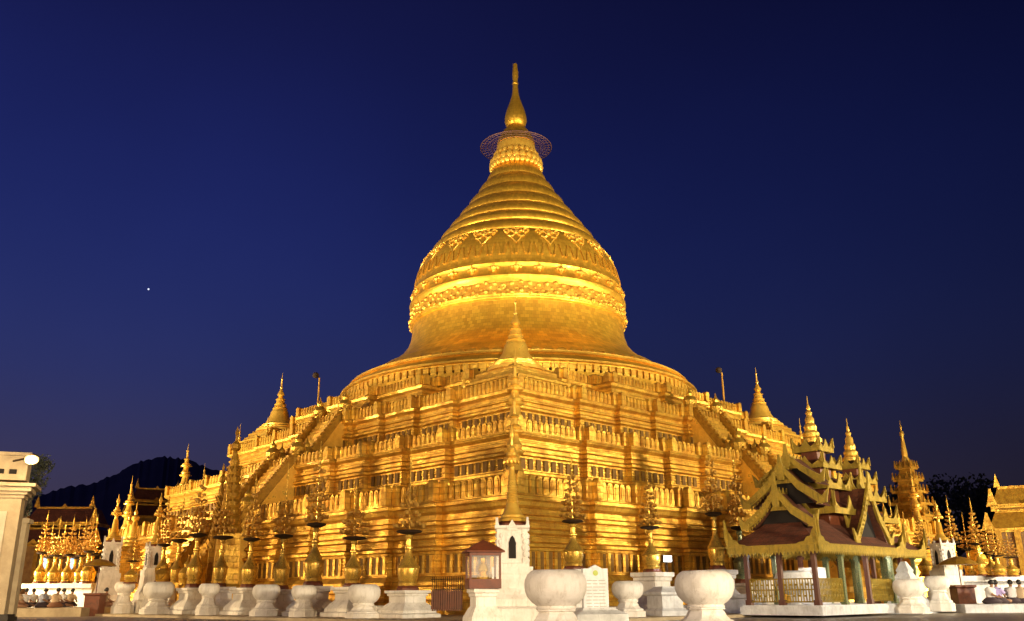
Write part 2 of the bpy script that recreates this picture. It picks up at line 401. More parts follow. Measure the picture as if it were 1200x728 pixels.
# round and octagonal rings under the bell and the bell itself: profile from the silhouette
ENV = [(150, 12), (190, 25.5), (201, 28), (222, 42.5), (242, 58), (270, 81), (289, 95), (300, 103.5), (311, 111), (322, 115.5), (339, 119), (365, 122), (398, 125), (411, 131), (425, 149), (432, 158), (444, 179), (459, 201), (466, 205), (490, 205)]
def envw(y):
    for (ya, wa), (yb, wb) in zip(ENV, ENV[1:]):
        if ya <= y <= yb: return wa+(wb-wa)*(y-ya)/(yb-ya)
    return 0
def P(yy, hw):
    """radius and height of the ring whose outline shows at photo height yy, hw from the axis (seen from below, a sloping surface is tangent before its widest point)"""
    y2, w2 = yy, hw
    if 192 < yy < 480:
        te = math.tan(TH+math.atan((364-yy)/F_PX)); m = max(0, (envw(yy+7)-envw(yy-7))/14)
        cph = min(.6, m*te); sph = math.sqrt(1-cph*cph)
        w2 = hw/sph; y2 = yy+(hw if hw > 1 else envw(yy))/sph*cph*te
    p = at(606+w2, y2, 63.53); return (math.hypot(p.x, p.y) if hw > .01 else 0, p.z)
low = [P(478, 203), P(470, 203), P(468, 205), P(463, 203), P(459, 200), P(452, 192), P(446, 184), P(444, 182), P(441, 176), P(438, 171), P(434, 164), P(431, 158), P(428, 155)]
e4 = 16.0; h4 = 7.4
q4 = [(-e4, -h4), (-14.6, -h4), (-14.6, -10.6), (-12.2, -10.6), (-12.2, -12.2), (-10.6, -12.2), (-10.6, -14.6), (-h4, -14.6), (-h4, -e4), (-2.4, -e4), (-2.4, -e4-.5), (2.4, -e4-.5), (2.4, -e4)]
plan4 = []
for q in range(4):
    c_, s_ = (1, 0, -1, 0)[q], (0, 1, 0, -1)[q]
    plan4 += [(x*c_-y*s_, x*s_+y*c_) for x, y in q4]
terrace(plan4, 11, (12.95, 13.5), None, [(.1, 11.0), (.1, 11.6), (.2, 11.66), (.2, 11.8), (0, 11.86), (0, 12.1), (.16, 12.16), (.16, 12.28), (0, 12.34), (0, 12.55), (.18, 12.68), (.24, 12.84), (.12, 12.9), (.12, 12.97)], .36, .5)
dr = MB(); zr = low[0][1]
dr.lathe([(15.0, 12.4), (15.0, zr-1.0), (14.7, zr-.9), (14.7, zr-.3), (low[0][0], zr-.2)], 96)
dr.lathe(low, 96)
dr.build('drum', GOLDC, PG)
# bands of plaques on the rings
bd = MB()
def ringband(r, z, n, w_, h, th, tilt=0, round_=True, mb=None):
    for i in range(n):
        a = 2*PI*i/n; nrm = Vector((math.cos(a), math.sin(a), 0)); u = Vector((-nrm.y, nrm.x, 0))
        hw = w_/2
        pts = [(-hw, 0), (hw, 0), (hw, h*.7), (hw*.6, h), (-hw*.6, h), (-hw, h*.7)] if round_ else [(-hw, 0), (hw, 0), (hw, h), (-hw, h)]
        mb.prism(pts, nrm*r+Vector((0, 0, z)), u, Vector((0, 0, 1))-nrm*tilt, nrm, th)
ra, za = low[2]
ringband(ra+.03, za-.95, 150, .42, .7, .12, 0, False, bd)
bd.lathe([(ra-.1, za-1.12), (ra+.16, za-1.08), (ra+.16, za-.98), (ra-.1, za-.94)], 96)
bd.lathe([(ra-.1, za-.14), (ra+.16, za-.1), (ra+.16, za+.02), (ra-.3, za+.1)], 96)
rc, zc_ = low[7]
ringband(rc+.05, zc_-.62, 190, .34, .6, .1, .3, False, bd)
bd.lathe([(rc-.2, zc_-.02), (rc+.14, zc_), (rc+.1, zc_+.12), (rc-.3, zc_+.14)], 96)
rb, zb = low[9]
ringband(rb+.16, zb-.28, 92, .66, .56, .5, 1.1, True, bd)
bd.lathe([(rb-.1, zb-.32), (rb+.62, zb-.26), (rb+.62, zb-.14), (rb-.1, zb-.06)], 96)
bd.build('plaque_band', GOLD, PG)
bell_px = [(429, 155), (426, 149), (421, 141), (415, 133), (408, 127.5), (400, 125), (392, 123.6), (387, 123.2), (386, 125.5), (382, 126.3), (379, 124), (373, 123.3), (368, 124), (366, 126), (362, 126.5), (359, 124.5), (356, 122.5), (351, 122), (348, 123.6), (345, 121.8), (340, 119.5), (335, 119), (326, 116.5), (318, 114), (311, 110.5), (304, 106), (299, 102.5), (296, 100), (294, 97)]
be = MB(); be.lathe([P(*q) for q in bell_px], 128); be.build('bell', GOLDC, PG, angle=40)
cone_px = []
_base = [(y_, w_) for y_, w_ in reversed(ENV) if 189 < y_ < 312]
def _bw(y):
    for (ya, wa), (yb, wb) in zip(_base, _base[1:]):
        if yb <= y <= ya: return wa+(wb-wa)*(ya-y)/(ya-yb)
    return _base[-1][1]
for i in range(7*10+1):
    f = i/70; y_ = 294-f*97
    cone_px.append((y_, _bw(y_)-2.8+(4.2-1.7*f)*abs(math.sin(PI*7*f))**.8))
cn = MB(); cn.lathe([P(*q) for q in cone_px], 96); cn.build('ringed_cone', GOLDC, PG, angle=40)
lt = MB(); r0, z0 = P(197, 27); 
lt.lathe([(r0, z0), (r0*.94, z0+.5), (r0*.88, z0+1.0), (r0*.84, z0+1.5), P(171, 20.5), P(160, 14)], 48)
for r_, z_, s_, k_ in ((r0*1.0, z0+.1, .26, 30), (r0*.95, z0+.55, .34, 24), (r0*.9, z0+.98, .15, 36), (r0*.85, z0+1.25, .24, 24)):
    for i in range(k_):
        a = 2*PI*i/k_; lt.blob((r_*math.cos(a), r_*math.sin(a), z_), s_, 8, 5, 1.25)
lt.build('lotus_band', GOLDS, PG)
bud_px = [(171, 21), (165, 19.5), (158, 15.5), (152, 10.5), (149, 8), (147, 10), (143, 11.4), (138, 11), (131, 9), (124, 6.2), (117, 3.6), (111, 1.9), (104, 1.1), (100, .8), (99, 1.5), (97, .8), (95, .6), (91, 1.3), (85, 1.2), (81, .5), (76, .15)]
bu = MB(); bu.lathe([P(*q) for q in bud_px], 32); bu.build('spire_bud', GOLDC, PG)
# wire umbrella ring
um = MB(); rz_ = P(174, 0)[1]
def torus(mb, R, z, r, n=64):
    prev = [(Vector((R*math.cos(2*PI*i/n), R*math.sin(2*PI*i/n), z))) for i in range(n+1)]
    for i in range(n): mb.tube(prev[i], prev[i+1], r, r, 4)
for R_, t_ in ((3.2, .05), (2.95, .028), (2.6, .028), (2.2, .028), (1.7, .028)): torus(um, R_, rz_, t_)
for i in range(40):
    a = 2*PI*i/40; um.tube((1.2*math.cos(a), 1.2*math.sin(a), rz_+.1), (3.2*math.cos(a+.15), 3.2*math.sin(a+.15), rz_), .013, .013, 4)
    um.tube((1.2*math.cos(a), 1.2*math.sin(a), rz_+.1), (3.2*math.cos(a-.15), 3.2*math.sin(a-.15), rz_), .013, .013, 4)
um.build('umbrella_ring', mat('umbrella_wire', (.12, .055, .045), .6, .4), PG)
# bell ornaments
def bell_r(z):
    pr = [P(*q) for q in bell_px]
    for (r_a, z_a), (r_b, z_b) in zip(pr, pr[1:]):
        if z_a <= z <= z_b: return r_a+(r_b-r_a)*(z-z_a)/(z_b-z_a+1e-9)
    return pr[-1][0]
orn = MB()
zt = P(297, 0)[1]
for i in range(20):
    A = 2*PI*(i+.5)/20
    def bp_(du, z):
        r_ = bell_r(z)+.04; a = A+du/r_; return Vector((r_*math.cos(a), r_*math.sin(a), z))
    for s_ in (-1, 1):
        for cu, cz, rr in ((.42, -.55, .3), (.2, -.15, .2), (.75, -.2, .2)):
            pp = [bp_(s_*(cu+rr*math.cos(k*PI/4)), zt+cz+rr*math.sin(k*PI/4)) for k in range(8)]
            for k in range(7): orn.tube(pp[k], pp[k+1], .075, .065, 5)
        orn.tube(bp_(s_*.42, zt-.9), bp_(0, zt-1.5), .05, .04, 5)
    orn.blob(bp_(0, zt-.5), .16, 6, 4)
orn.build('scroll_ornament', GOLDS, PG)
rb_ = MB(); z0, z1 = P(338, 0)[1], P(323, 0)[1]
for i in range(110):
    a = 2*PI*i/110; sk = .012 if i % 2 else -.012
    r_a, r_b = bell_r(z0)+.03, bell_r(z1)+.03
    rb_.tube((r_a*math.cos(a-sk), r_a*math.sin(a-sk), z0), (r_b*math.cos(a+sk), r_b*math.sin(a+sk), z1), .10, .07, 4)
rb_.build('rib_band', GOLDD, PG)
fl = MB()
for k_, yy, ss in ((84, 372, .19), (84, 377, .15), (84, 382, .19)):
    zz = P(yy, 0)[1]
    for i in range(k_):
        a = 2*PI*(i+(.5 if yy == 377 else 0))/k_; r_ = bell_r(zz)+.05
        fl.blob((r_*math.cos(a), r_*math.sin(a), zz+.12*math.sin(i*PI/2)), ss, 6, 4)
fl.lathe([(bell_r(P(386, 0)[1])+.02, P(386, 0)[1]), (bell_r(P(378, 0)[1])+.1, P(378, 0)[1]), (bell_r(P(370, 0)[1])+.02, P(370, 0)[1])], 96)
zz = P(354, 0)[1]
for i in range(32):
    a = 2*PI*i/32; r_ = bell_r(zz)+.06
    for dz, s_ in ((0, .24), (.25, .13), (-.25, .13)): fl.blob((r_*math.cos(a), r_*math.sin(a), zz+dz), s_, 6, 4)
    for da in (-.035, .035): fl.blob((r_*math.cos(a+da), r_*math.sin(a+da), zz), .13, 6, 4)
fl.build('flower_band', GOLD, PG)

# corner stupas on the top terrace
def corner_stupa(parent, loc, sc=1.0):
    b = MB()
    b.sq([(2.6, 0), (2.6, .3), (2.45, .36), (2.4, .6), (2.2, .66), (2.2, .9), (2.3, .96), (2.3, 1.08), (2.0, 1.18), (1.95, 1.4), (1.75, 1.46), (1.75, 1.7), (1.55, 1.76), (1.5, 1.9)])
    pl = b.build('stupa_plinth', GOLD, parent, loc)
    d = MB(); d.lathe([(r_*(1.55 if z_ < 3.5 else 1.35 if z_ < 4.7 else 1.0), z_) for r_, z_ in [(1.15, 1.8), (1.15, 2.0), (.98, 2.1), (1.0, 2.2), (.86, 2.28), (.88, 2.4), (.74, 2.5), (.66, 2.7), (.56, 2.95), (.5, 3.2), (.46, 3.45), (.52, 3.5), (.48, 3.58), (.42, 3.74), (.46, 3.8), (.37, 3.9), (.33, 4.08), (.37, 4.14), (.28, 4.24), (.24, 4.5), (.32, 4.56), (.2, 4.66), (.17, 4.85), (.3, 4.92), (.28, 5.05), (.14, 5.3), (.09, 5.5), (.14, 5.6), (.07, 5.7), (.05, 6.2), (.1, 6.3), (.03, 6.4), (.015, 6.85)]], 24)
    d.build('stupa_spire', GOLDS, parent, loc)
    for sx in (-1, 1):
        for sy in (-1, 1):
            f = MB(); f.lathe([(.2, 0), (.22, .3), (.12, .45), (.16, .7), (.1, .95), (.07, 1.0), (.13, 1.1), (.05, 1.25), (.05, 1.5), (.1, 1.56), (.03, 1.7), (.01, 2.25)], 10, (0, 0, .3))
            f.build('finial', GOLDS, pl, (sx*2.25, sy*2.25, 0))
for sx, sy in ((-1, -1), (-1, 1), (1, -1), (1, 1)):
    q = 19.78/R2; corner_stupa(PG, (sx*q, sy*q, 12.65))
    # slim many-tiered finials at the two lower terrace corners
    for aa, zb_, hh in ((27.1, 9.4, 4.2), (31.4, 5.85, 5.2)):
        q2 = aa/R2; k = hh/4.5
        f = MB(); f.lathe([(r_*1.45, z_*k) for r_, z_ in [(.42, 0), (.42, .25), (.32, .32), (.36, .6), (.26, .8), (.3, .95), (.2, 1.2), (.17, 1.6), (.3, 1.68), (.34, 1.78), (.22, 1.86), (.26, 2.0), (.16, 2.2), (.13, 2.45), (.3, 2.5), (.32, 2.58), (.2, 2.66), (.24, 2.74), (.12, 2.86), (.1, 3.1), (.17, 3.16), (.06, 3.28), (.05, 3.8), (.09, 3.88), (.02, 3.98), (.01, 4.5)]], 16)
        f.build('corner_finial', GOLDS, PG, (sx*q2, sy*q2, zb_))
# stairs in the middle of each face, with sloping balustrades and serpent-head posts
def stair(q):
    ry = Matrix.Rotation(q*PI/2, 4, 'Z')
    e = sum(d for t, d in STEPS if t < s1-2.2)
    e3 = sum(d for t, d in STEPS if t < s3-2.2)
    flights = [(s3+e3+.1, 11.3, s3+e3+2.5, 8.2), (s2+e+.1, 8.2, s2+e+2.9, 5.0), (s1+e+.3, 4.9, s1+e+3.3, 1.6)]
    st = MB(); bal = MB(); posts = MB(); fk = MB()
    for (a0, za, a1, zb) in [(a, ZM(b), c, ZM(d)) for a, b, c, d in flights]:
        n = int((za-zb)/.22)
        for i in range(n):
            f0 = a0+(a1-a0)*i/n; z = za-(za-zb)*i/n
            st.box((0, -(f0+(a1-a0)/n/2-.5), (z+zb-1.0)/2), (2.5, (a1-a0)/n+1.0-.004*i, z-(zb-1.0)), ry)
        for sx in (-1, 1):
            x = sx*1.55
            zq = -.0 if zb < 2 else zb-.6
            ptsf = [(a0-.8, zq), (a1, zq), (a1, zb), (a0, za), (a0-.8, za)]
            fk.prism([(p, z) for p, z in ptsf], ry @ Vector((x, 0, 0)), ry @ Vector((0, -1, 0)), (0, 0, 1), ry @ Vector((1, 0, 0)), .55)
            L = math.hypot(a1-a0, za-zb)
            ptsb = [(a0-.1, za+.02), (a1+.05, zb+.02), (a1+.05, zb+.72), (a0-.1, za+.76)]
            bal.prism(ptsb, ry @ Vector((x, 0, 0)), ry @ Vector((0, -1, 0)), (0, 0, 1), ry @ Vector((1, 0, 0)), .42)
            k = int(L/.4)
            for i in range(k):
                t = (i+.5)/k
                bal.box((x, -(a0+(a1-a0)*t), za+(zb-za)*t+.8), (.36, .22, .16), ry)
            # serpent heads on top and bottom
            for (ff, zz, s_) in ((a0-.25, za+.35, 1.0), (a1+.1, zb+.1, 1.0)):
                cc = ry @ Vector((x, -ff, zz))
                posts = MB(); posts.lathe([(.42, -.4), (.44, 0), (.36, .15), (.46, .35), (.5, .6), (.36, .85), (.2, .95), (.24, 1.1), (.08, 1.3), (.02, 1.6)], 10, (0, 0, 0)); posts.build('balustrade_head', GOLD, PG, cc)
    st.build('stair', GOLD, PG); fk.build('stair_flank', GOLDS, PG); bal.build('balustrade', GOLDD, PG)
for q in range(4): stair(q)

# mast lamps on the top terrace
def mast(x, ytop, ybase, dist, label):
    p0 = at(x, ybase, dist); p1 = at(x+2, ytop, dist)
    t = thing('lamp_mast', label, 'lamp post', p0, 0, 'lamp masts on the top terrace')
    h = p1.z-p0.z
    m = MB(); m.tube((0, 0, -1.6), (0, 0, h), .09, .06, 8); m.build('pole', GOLDD, t)
    m = MB(); m.tube((0, 0, h), (-.25, -.2, h+.1), .05, .05, 6); m.lathe([(.1, 0), (.24, .1), (.24, .3), (.12, .42)], 12, (-.25, -.2, h-.05)); m.build('lamp_head', DARKM, t)
mast(372, 443, 484, 57.5, 'thin lamp mast rising above the left end of the top terrace')
mast(849, 437, 478, 57.5, 'curved lamp mast above the right end of the top terrace')

# ------------------------------------------------------------------ offering trees (metal trees of cups on brass vases)
def cup(mb, c, r):
    mb.lathe([(r*.25, -r*.7), (r*.75, -r*.45), (r, r*.1), (r*.9, r*.45), (r*.45, r*.5), (.001, r*.2)], 7, c)
def offering_tree(kind, label):
    t = thing('offering_tree', label, 'offering tree', (0, 0, 0), 0, 'metal offering trees around the pagoda')
    v = MB(); v.lathe([(.42, 0.16), (.44, .26), (.39, .34), (.46, .46), (.5, .62), (.5, .78), (.54, .84), (.42, .92), (.36, 1.02), (.24, 1.16), (.16, 1.3), (.15, 1.45), (.2, 1.5), (.2, 1.56), (.14, 1.6), (.13, 1.85), (.19, 1.9), (.17, 1.98), (.1, 2.03)], 24)
    v.build('vase', BRASS, t)
    b = MB(); b.lathe([(.52, 0), (.52, .08), (.44, .17)], 8, rot=PI/8, smooth=False); b.build('vase_foot', REDW, t)
    if kind == 0: R, tiers, Z0, Z1 = .60, 7, 2.34, 4.1       # dense cone
    elif kind == 1: R, tiers, Z0, Z1 = .66, 4, 2.36, 3.5     # open, thin mast above
    elif kind == 2: R, tiers, Z0, Z1 = .56, 6, 2.36, 4.1      # stacked cylinder
    else: R, tiers, Z0, Z1 = .78, 3, 2.4, 3.15               # wide branching
    top = 5.0 if kind != 3 else 4.6
    d = MB(); d.lathe([(.12, 2.0), (R*.85, 2.08), (R*.93, 2.13), (R*.8, 2.17), (.12, 2.2)], 20); d.build('dish', DARKM, t)
    s = MB(); s.tube((0, 0, 2.1), (0, 0, top-.5), .035, .02, 6)
    for j in range(4): s.blob((0, 0, Z1+.15+j*(top-.6-Z1-.15)/4), .075-.01*j, 6, 4)
    s.build('stem', BRASS, t)
    rnd = random.Random(kind*11+3)
    for j in range(tiers):
        f = j/(tiers-1) if tiers > 1 else 0
        if kind == 0: r_ = R*(1-.78*f)
        elif kind == 1: r_ = R*(1-.62*f)*(1 if j % 2 == 0 else .8)
        elif kind == 2: r_ = R*(.95 if j < 3 else .62-.1*(j-3))
        else: r_ = R*(1-.4*f)
        z = Z0+(Z1-Z0)*f
        n = max(4, int(2*PI*r_/(.31 if kind != 1 else .40))); m = MB()
        for i in range(n):
            a = 2*PI*i/n+j*.35; c = (r_*math.cos(a), r_*math.sin(a), z+rnd.uniform(-.07, .07))
            cup(m, c, (.115 if kind != 1 else .125)+rnd.uniform(-.03, .03)); m.tube((0, 0, z-.12), (c[0], c[1], c[2]-.05), .013, .013, 4)
            if r_ > .4 and i % 2 == 0: cup(m, (c[0]*.55, c[1]*.55, z+.1), .11)
        m.build('cup_tier', CUP, t)
    fn = MB(); fn.lathe([(.03, 0), (.1, .05), (.04, .12), (.08, .2), (.03, .28), (.05, .36), (.012, .45), (.005, .7)], 10); fn.build('finial', GOLDS, t, (0, 0, top-.55))
    return t
PROT = [offering_tree(k, 'x') for k in range(4)]
USED = [False]*4
def place(proto_i, p, z, rz, sc, zs, label, group):
    o = PROT[proto_i]
    if not USED[proto_i]:
        USED[proto_i] = True; o.location = (p.x, p.y, z); o.rotation_euler.z = rz; o.scale = (sc*.78, sc*.78, zs)
    else: o = dup(o, (p.x, p.y, z), rz, sc*.78, zs=zs)
    o['label'] = label; o['group'] = group; return o

# white pedestals under them
def pedestal_mesh(kind=0):
    m = MB()
    if kind == 0: m.sq([(.95, 0), (.95, .18), (.82, .24), (.82, .36), (.62, .62), (.52, .72), (.52, 1.0), (.58, 1.04), (.58, 1.12), (.66, 1.16), (.66, 1.28)])
    return m
pp0 = pedestal_mesh(0).build('white_pedestal', WHITE); pp0_used = [False]
def pedestal(p, h, rz, label, m=None, sc=1, group='white pedestals of the offering trees'):
    if not pp0_used[0]: o = pp0; pp0_used[0] = True
    else: o = pp0.copy(); COL.objects.link(o)
    o.location = (p.x, p.y, GZ+.1); o.rotation_euler.z = rz; o.scale = (sc, sc, (h-GZ-.1)/1.28)
    tag(o, label, 'pedestal', group); return o
# left row: x, vase base y, disk/body kind, top y, k
trees_L = [
 (478, 692, 1, 532, 4.2, 'brass vase tree with open cup rings, nearest left of the glass donation case'),
 (413, 688, 3, 562, 3.9, 'offering tree of wide sparse branches behind the large left round urn'),
 (367, 687, 2, 520, 4.1, 'offering tree stacking pale cups over a black dish, third left of the donation case'),
 (329, 691, 1, 545, 3.6, 'slender offering tree between the fourth and fifth round urns left of the shrine'),
 (291, 689, 0, 556, 4.0, 'dense cone offering tree in front of the left stair foot'),
 (257, 688, 3, 560, 3.4, 'wide dark offering tree standing right below the tall gold pinnacle'),
 (227, 689, 0, 545, 4.2, 'broad dark offering tree on red foot left of the tall gold pinnacle'),
 (206, 689, 1, 560, 3.4, 'thin offering tree between the broad dark one and the left white shrine'),
 (188, 684, 2, 578, 3.6, 'shorter offering tree touching the right side of the left white shrine'),
]
for i, (x, yb, k, yt, kk, lab) in enumerate(trees_L):
    p = on_row(x, kk+3.0, -1); hb = height(yb, x, p); ht = height(yt, x, p)
    top = 5.05 if k != 3 else 4.75
    sc = 1.12 if i in (0, 2, 6) else .98
    place(k, p, hb, i*.7, sc, (ht-hb)/top, lab, 'metal offering trees along the left face')
    pedestal(p, hb, PI/4, ['white stepped pedestal nearest the donation case on its left', 'white pedestal under the wide sparse offering tree', 'white pedestal under the black dished offering tree', 'white pedestal under the slender offering tree in the left row', 'white pedestal under the dense cone offering tree by the left stair', 'white pedestal under the offering tree right of the tall pinnacle', 'white pedestal under the broad dark offering tree', 'white pedestal under the thin tree left of the broad dark one', 'white pedestal beside the left white shrine'][i])
trees_R = [
 (673, 668, 0, 535, 4.4, 'dense cone of pale cups right behind the biggest white urn'),
 (765, 671, 0, 548, 3.6, 'smaller cone offering tree over a wide dish between two round urns'),
 (842, 668, 2, 515, 3.9, 'tall stacked cup tree behind the second big urn'),
 (871, 684, 2, 532, 3.4, 'cup tree with green glass vase partly behind the pavilion roof'),
]
for i, (x, yb, k, yt, kk, lab) in enumerate(trees_R):
    p = on_row(x, kk+3.0, 1); hb = height(yb, x, p); ht = height(yt, x, p)
    o = place(k, p, hb, i*.9+.3, .98, (ht-hb)/5.05, lab, 'metal offering trees along the right face')
    if i == 3:
        for c in kids(o):
            if c.name.startswith('vase') and not c.name.startswith('vase_foot'):
                c.data = c.data.copy(); c.data.materials[0] = TEAL; c['label'] = 'green glass mosaic vase'
    pedestal(p, hb, PI/4, ['white pedestal hidden behind the biggest urn', 'white round topped pedestal between two urns right of the stone tablet', 'white pedestal behind the second big urn', 'white pedestal left of the pavilion under the green vase tree'][i])
# far groups, beyond both ends of the rows
far_L = [(44, 600, 58, 0), (52, 612, 62, 2), (60, 606, 57, 1), (67, 612, 61, 0), (76, 605, 58, 2), (84, 612, 63, 1), (91, 607, 58, 0), (99, 596, 56, 2), (104, 604, 61, 1), (152, 622, 47, 0)]
for i, (x, yt, d, k) in enumerate(far_L):
    p = at(x, 690, d); hb = height(684, x, p); ht = height(yt, x, p)
    place(k, p, hb, i*.6, .95, (ht-hb)/(5.05 if k != 3 else 4.75), ['leftmost gilded offering tree beside the white gate pillar', 'second gilded offering tree from the far left, set back', 'gilded offering tree with an open crown, third from far left', 'dense gilded offering tree, fourth from far left', 'gilded offering tree left of the blue lit window', 'gilded offering tree directly before the left blue window', 'dense gilded offering tree between the two blue windows', 'tallest gilded offering tree of the far left group', 'gilded offering tree just right of the tallest in the far left group', 'small gilded offering tree between the two left white shrines'][i], 'gilded offering trees before the far left hall')
far_R = [(1056, 582, 42, 1), (1088, 598, 44, 0), (1125, 582, 50, 0), (1141, 600, 54, 1), (1153, 585, 50, 0), (1166, 612, 48, 2), (1174, 618, 44, 2), (1190, 622, 46, 2)]
for i, (x, yt, d, k) in enumerate(far_R):
    p = at(x, 690, d); hb = height(676, x, p); ht = height(yt, x, p)
    place(k, p, hb, i*.6, .95, (ht-hb)/(5.05 if k != 3 else 4.75), ['dark open offering tree just right of the pavilion', 'dense offering tree between pavilion and right white shrine', 'tall offering tree directly right of the white shrine', 'short offering tree between two tall cones at the far right', 'tall cone offering tree with bell tip near the far right hall', 'offering tree below the left edge of the far right hall', 'gilded offering tree under the far right hall roof', 'rightmost offering tree at the picture edge'][i], 'offering trees near the right hall')
# low white wall carrying the far groups
def lowwall(x0, x1, ytop, d, label, m):
    a, b = at(x0, ytop, d), at(x1, ytop, d); c = (a+b)/2; L = (b-a).length
    t = MB(); t.box((0, 0, (a.z+b.z)/4-.15), (L, .9, (a.z+b.z)/2-.3)); t.box((0, 0, (a.z+b.z)/2-.16), (L+.3, 1.9, .32)); t.box((0, -.1, .15), (L+.4, 1.5, .3))
    o = t.build('low_wall', m, None, (c.x, c.y, 0)); return tag(o, label, 'wall')
lowwall(36, 112, 684, 58.5, 'low white wall carrying the far left gilded trees', WHITE)
lowwall(1112, 1235, 675, 49, 'low white wall carrying the far right offering trees', WHITE2)
# continuous white plinth behind the rows
def plinth(side, t0, t1, k, h, label):
    m = MB(); u = Vector((side, 1, 0)).normalized(); n = Vector((side, -1, 0)).normalized()
    c0 = Vector((0, -(32.49+k), 0)); L = t1-t0; c = c0+u*(t0+t1)/2
    m.box((0, 0, .14+.12), (L, 1.5, .24)); m.box((0, 0, .5), (L-.2, 1.25, .25)); m.box((0, 0, h/2+.2), (L-.3, .95, h-.45)); m.box((0, 0, h-.08), (L, 1.3, .15))
    o = m.build('plinth_wall', WHITE, None, (c.x, c.y, 0), rz=math.atan2(u.y, u.x)); tag(o, label, 'wall')
plinth(-1, 5.2, 26, 4.9, 1.15, 'long low white plinth wall behind the left row of urns')
plinth(1, 3.5, 28, 4.9, 1.05, 'long low white plinth wall behind the right row of urns')

# ------------------------------------------------------------------ white round urns on pedestals
def urn_proto():
    t = thing('lotus_urn', 'x', 'urn')
    b = MB(); b.lathe([(.22, -.70), (.27, -.66), (.36, -.64), (.39, -.60), (.36, -.56), (.45, -.50), (.545, -.40), (.592, -.28), (.6, -.17), (.585, -.07), (.54, .02), (.47, .08), (.42, .1), (.40, .1), (.38, .03), (.01, .02)], 40); b.build('bowl', WHITE, t)
    f = MB(); f.lathe([(.66, 0), (.66, .4), (.58, .43), (.58, .52), (.48, .6), (.42, .7), (.38, .84), (.34, .92), (.40, .95), (.38, 1.0)], 8, rot=PI/8, smooth=False); f.build('foot', WHITE, t, (0, 0, -1.6)); return t
UR = urn_proto(); ur_used = [0]
def urn(p, ztop, dia, label, group, tall=True):
    o = UR if not ur_used[0] else dup(UR, (0, 0, 0)); ur_used[0] = 1
    s = dia/1.2; o.location = (p.x, p.y, ztop-.1*s); o.scale = (s, s, s); o['label'] = label; o['group'] = group
    for c in kids(o):
        if c.name.startswith('foot'):
            hb = (ztop-.1*s-GZ-.08)/s; c.location = (0, 0, -hb); c.scale = (1, 1, max(.1, hb-.62))
GU = 'white round urns before the pagoda'
for x, yt, d, dia, lab in ((651, 668, 15.9, 1.22, 'biggest white urn, in front right of the tall white shrine'), (825, 669, 17.3, 1.24, 'second big white urn between stone tablet and pavilion')):
    p = at(x, 683, d); urn(p, height(yt, x, p), dia, lab, GU)
for x, yt, s_, dia, lab in ((735, 681, 1, 1.12, 'small white urn just right of the stone tablet'), (898, 680, 1, 1.14, 'small white urn left of the pavilion railing'),
    (427, 685, -1, 1.22, 'largest white urn of the left row, nearest the donation case'), (357, 686, -1, 1.0, 'white urn second in the left row from the donation case'),
    (313, 685, -1, 1.16, 'white urn third in the left row from the donation case'), (246, 684, -1, .95, 'white urn fourth in the left row'),
    (187, 682, -1, 1.5, 'broad white urn beside the foot of the left shrine'), (147, 682, -1, 1.05, 'white urn between the two left shrines'), (-20, 1, 0, 0, '')):
    if s_ == 0: continue
    p = on_row(x, 9.0, s_); urn(p, height(yt, x, p), dia*1.08, lab, GU)
for x, yt, d, dia, lab in ((1064, 679, 35, 1.3, 'blue white urn just right of the pavilion base'), (1098, 675, 38, 1.15, 'squat white urn left of the right white shrine')):
    p = at(x, 683, d); urn(p, height(yt, x, p), dia, lab, GU)

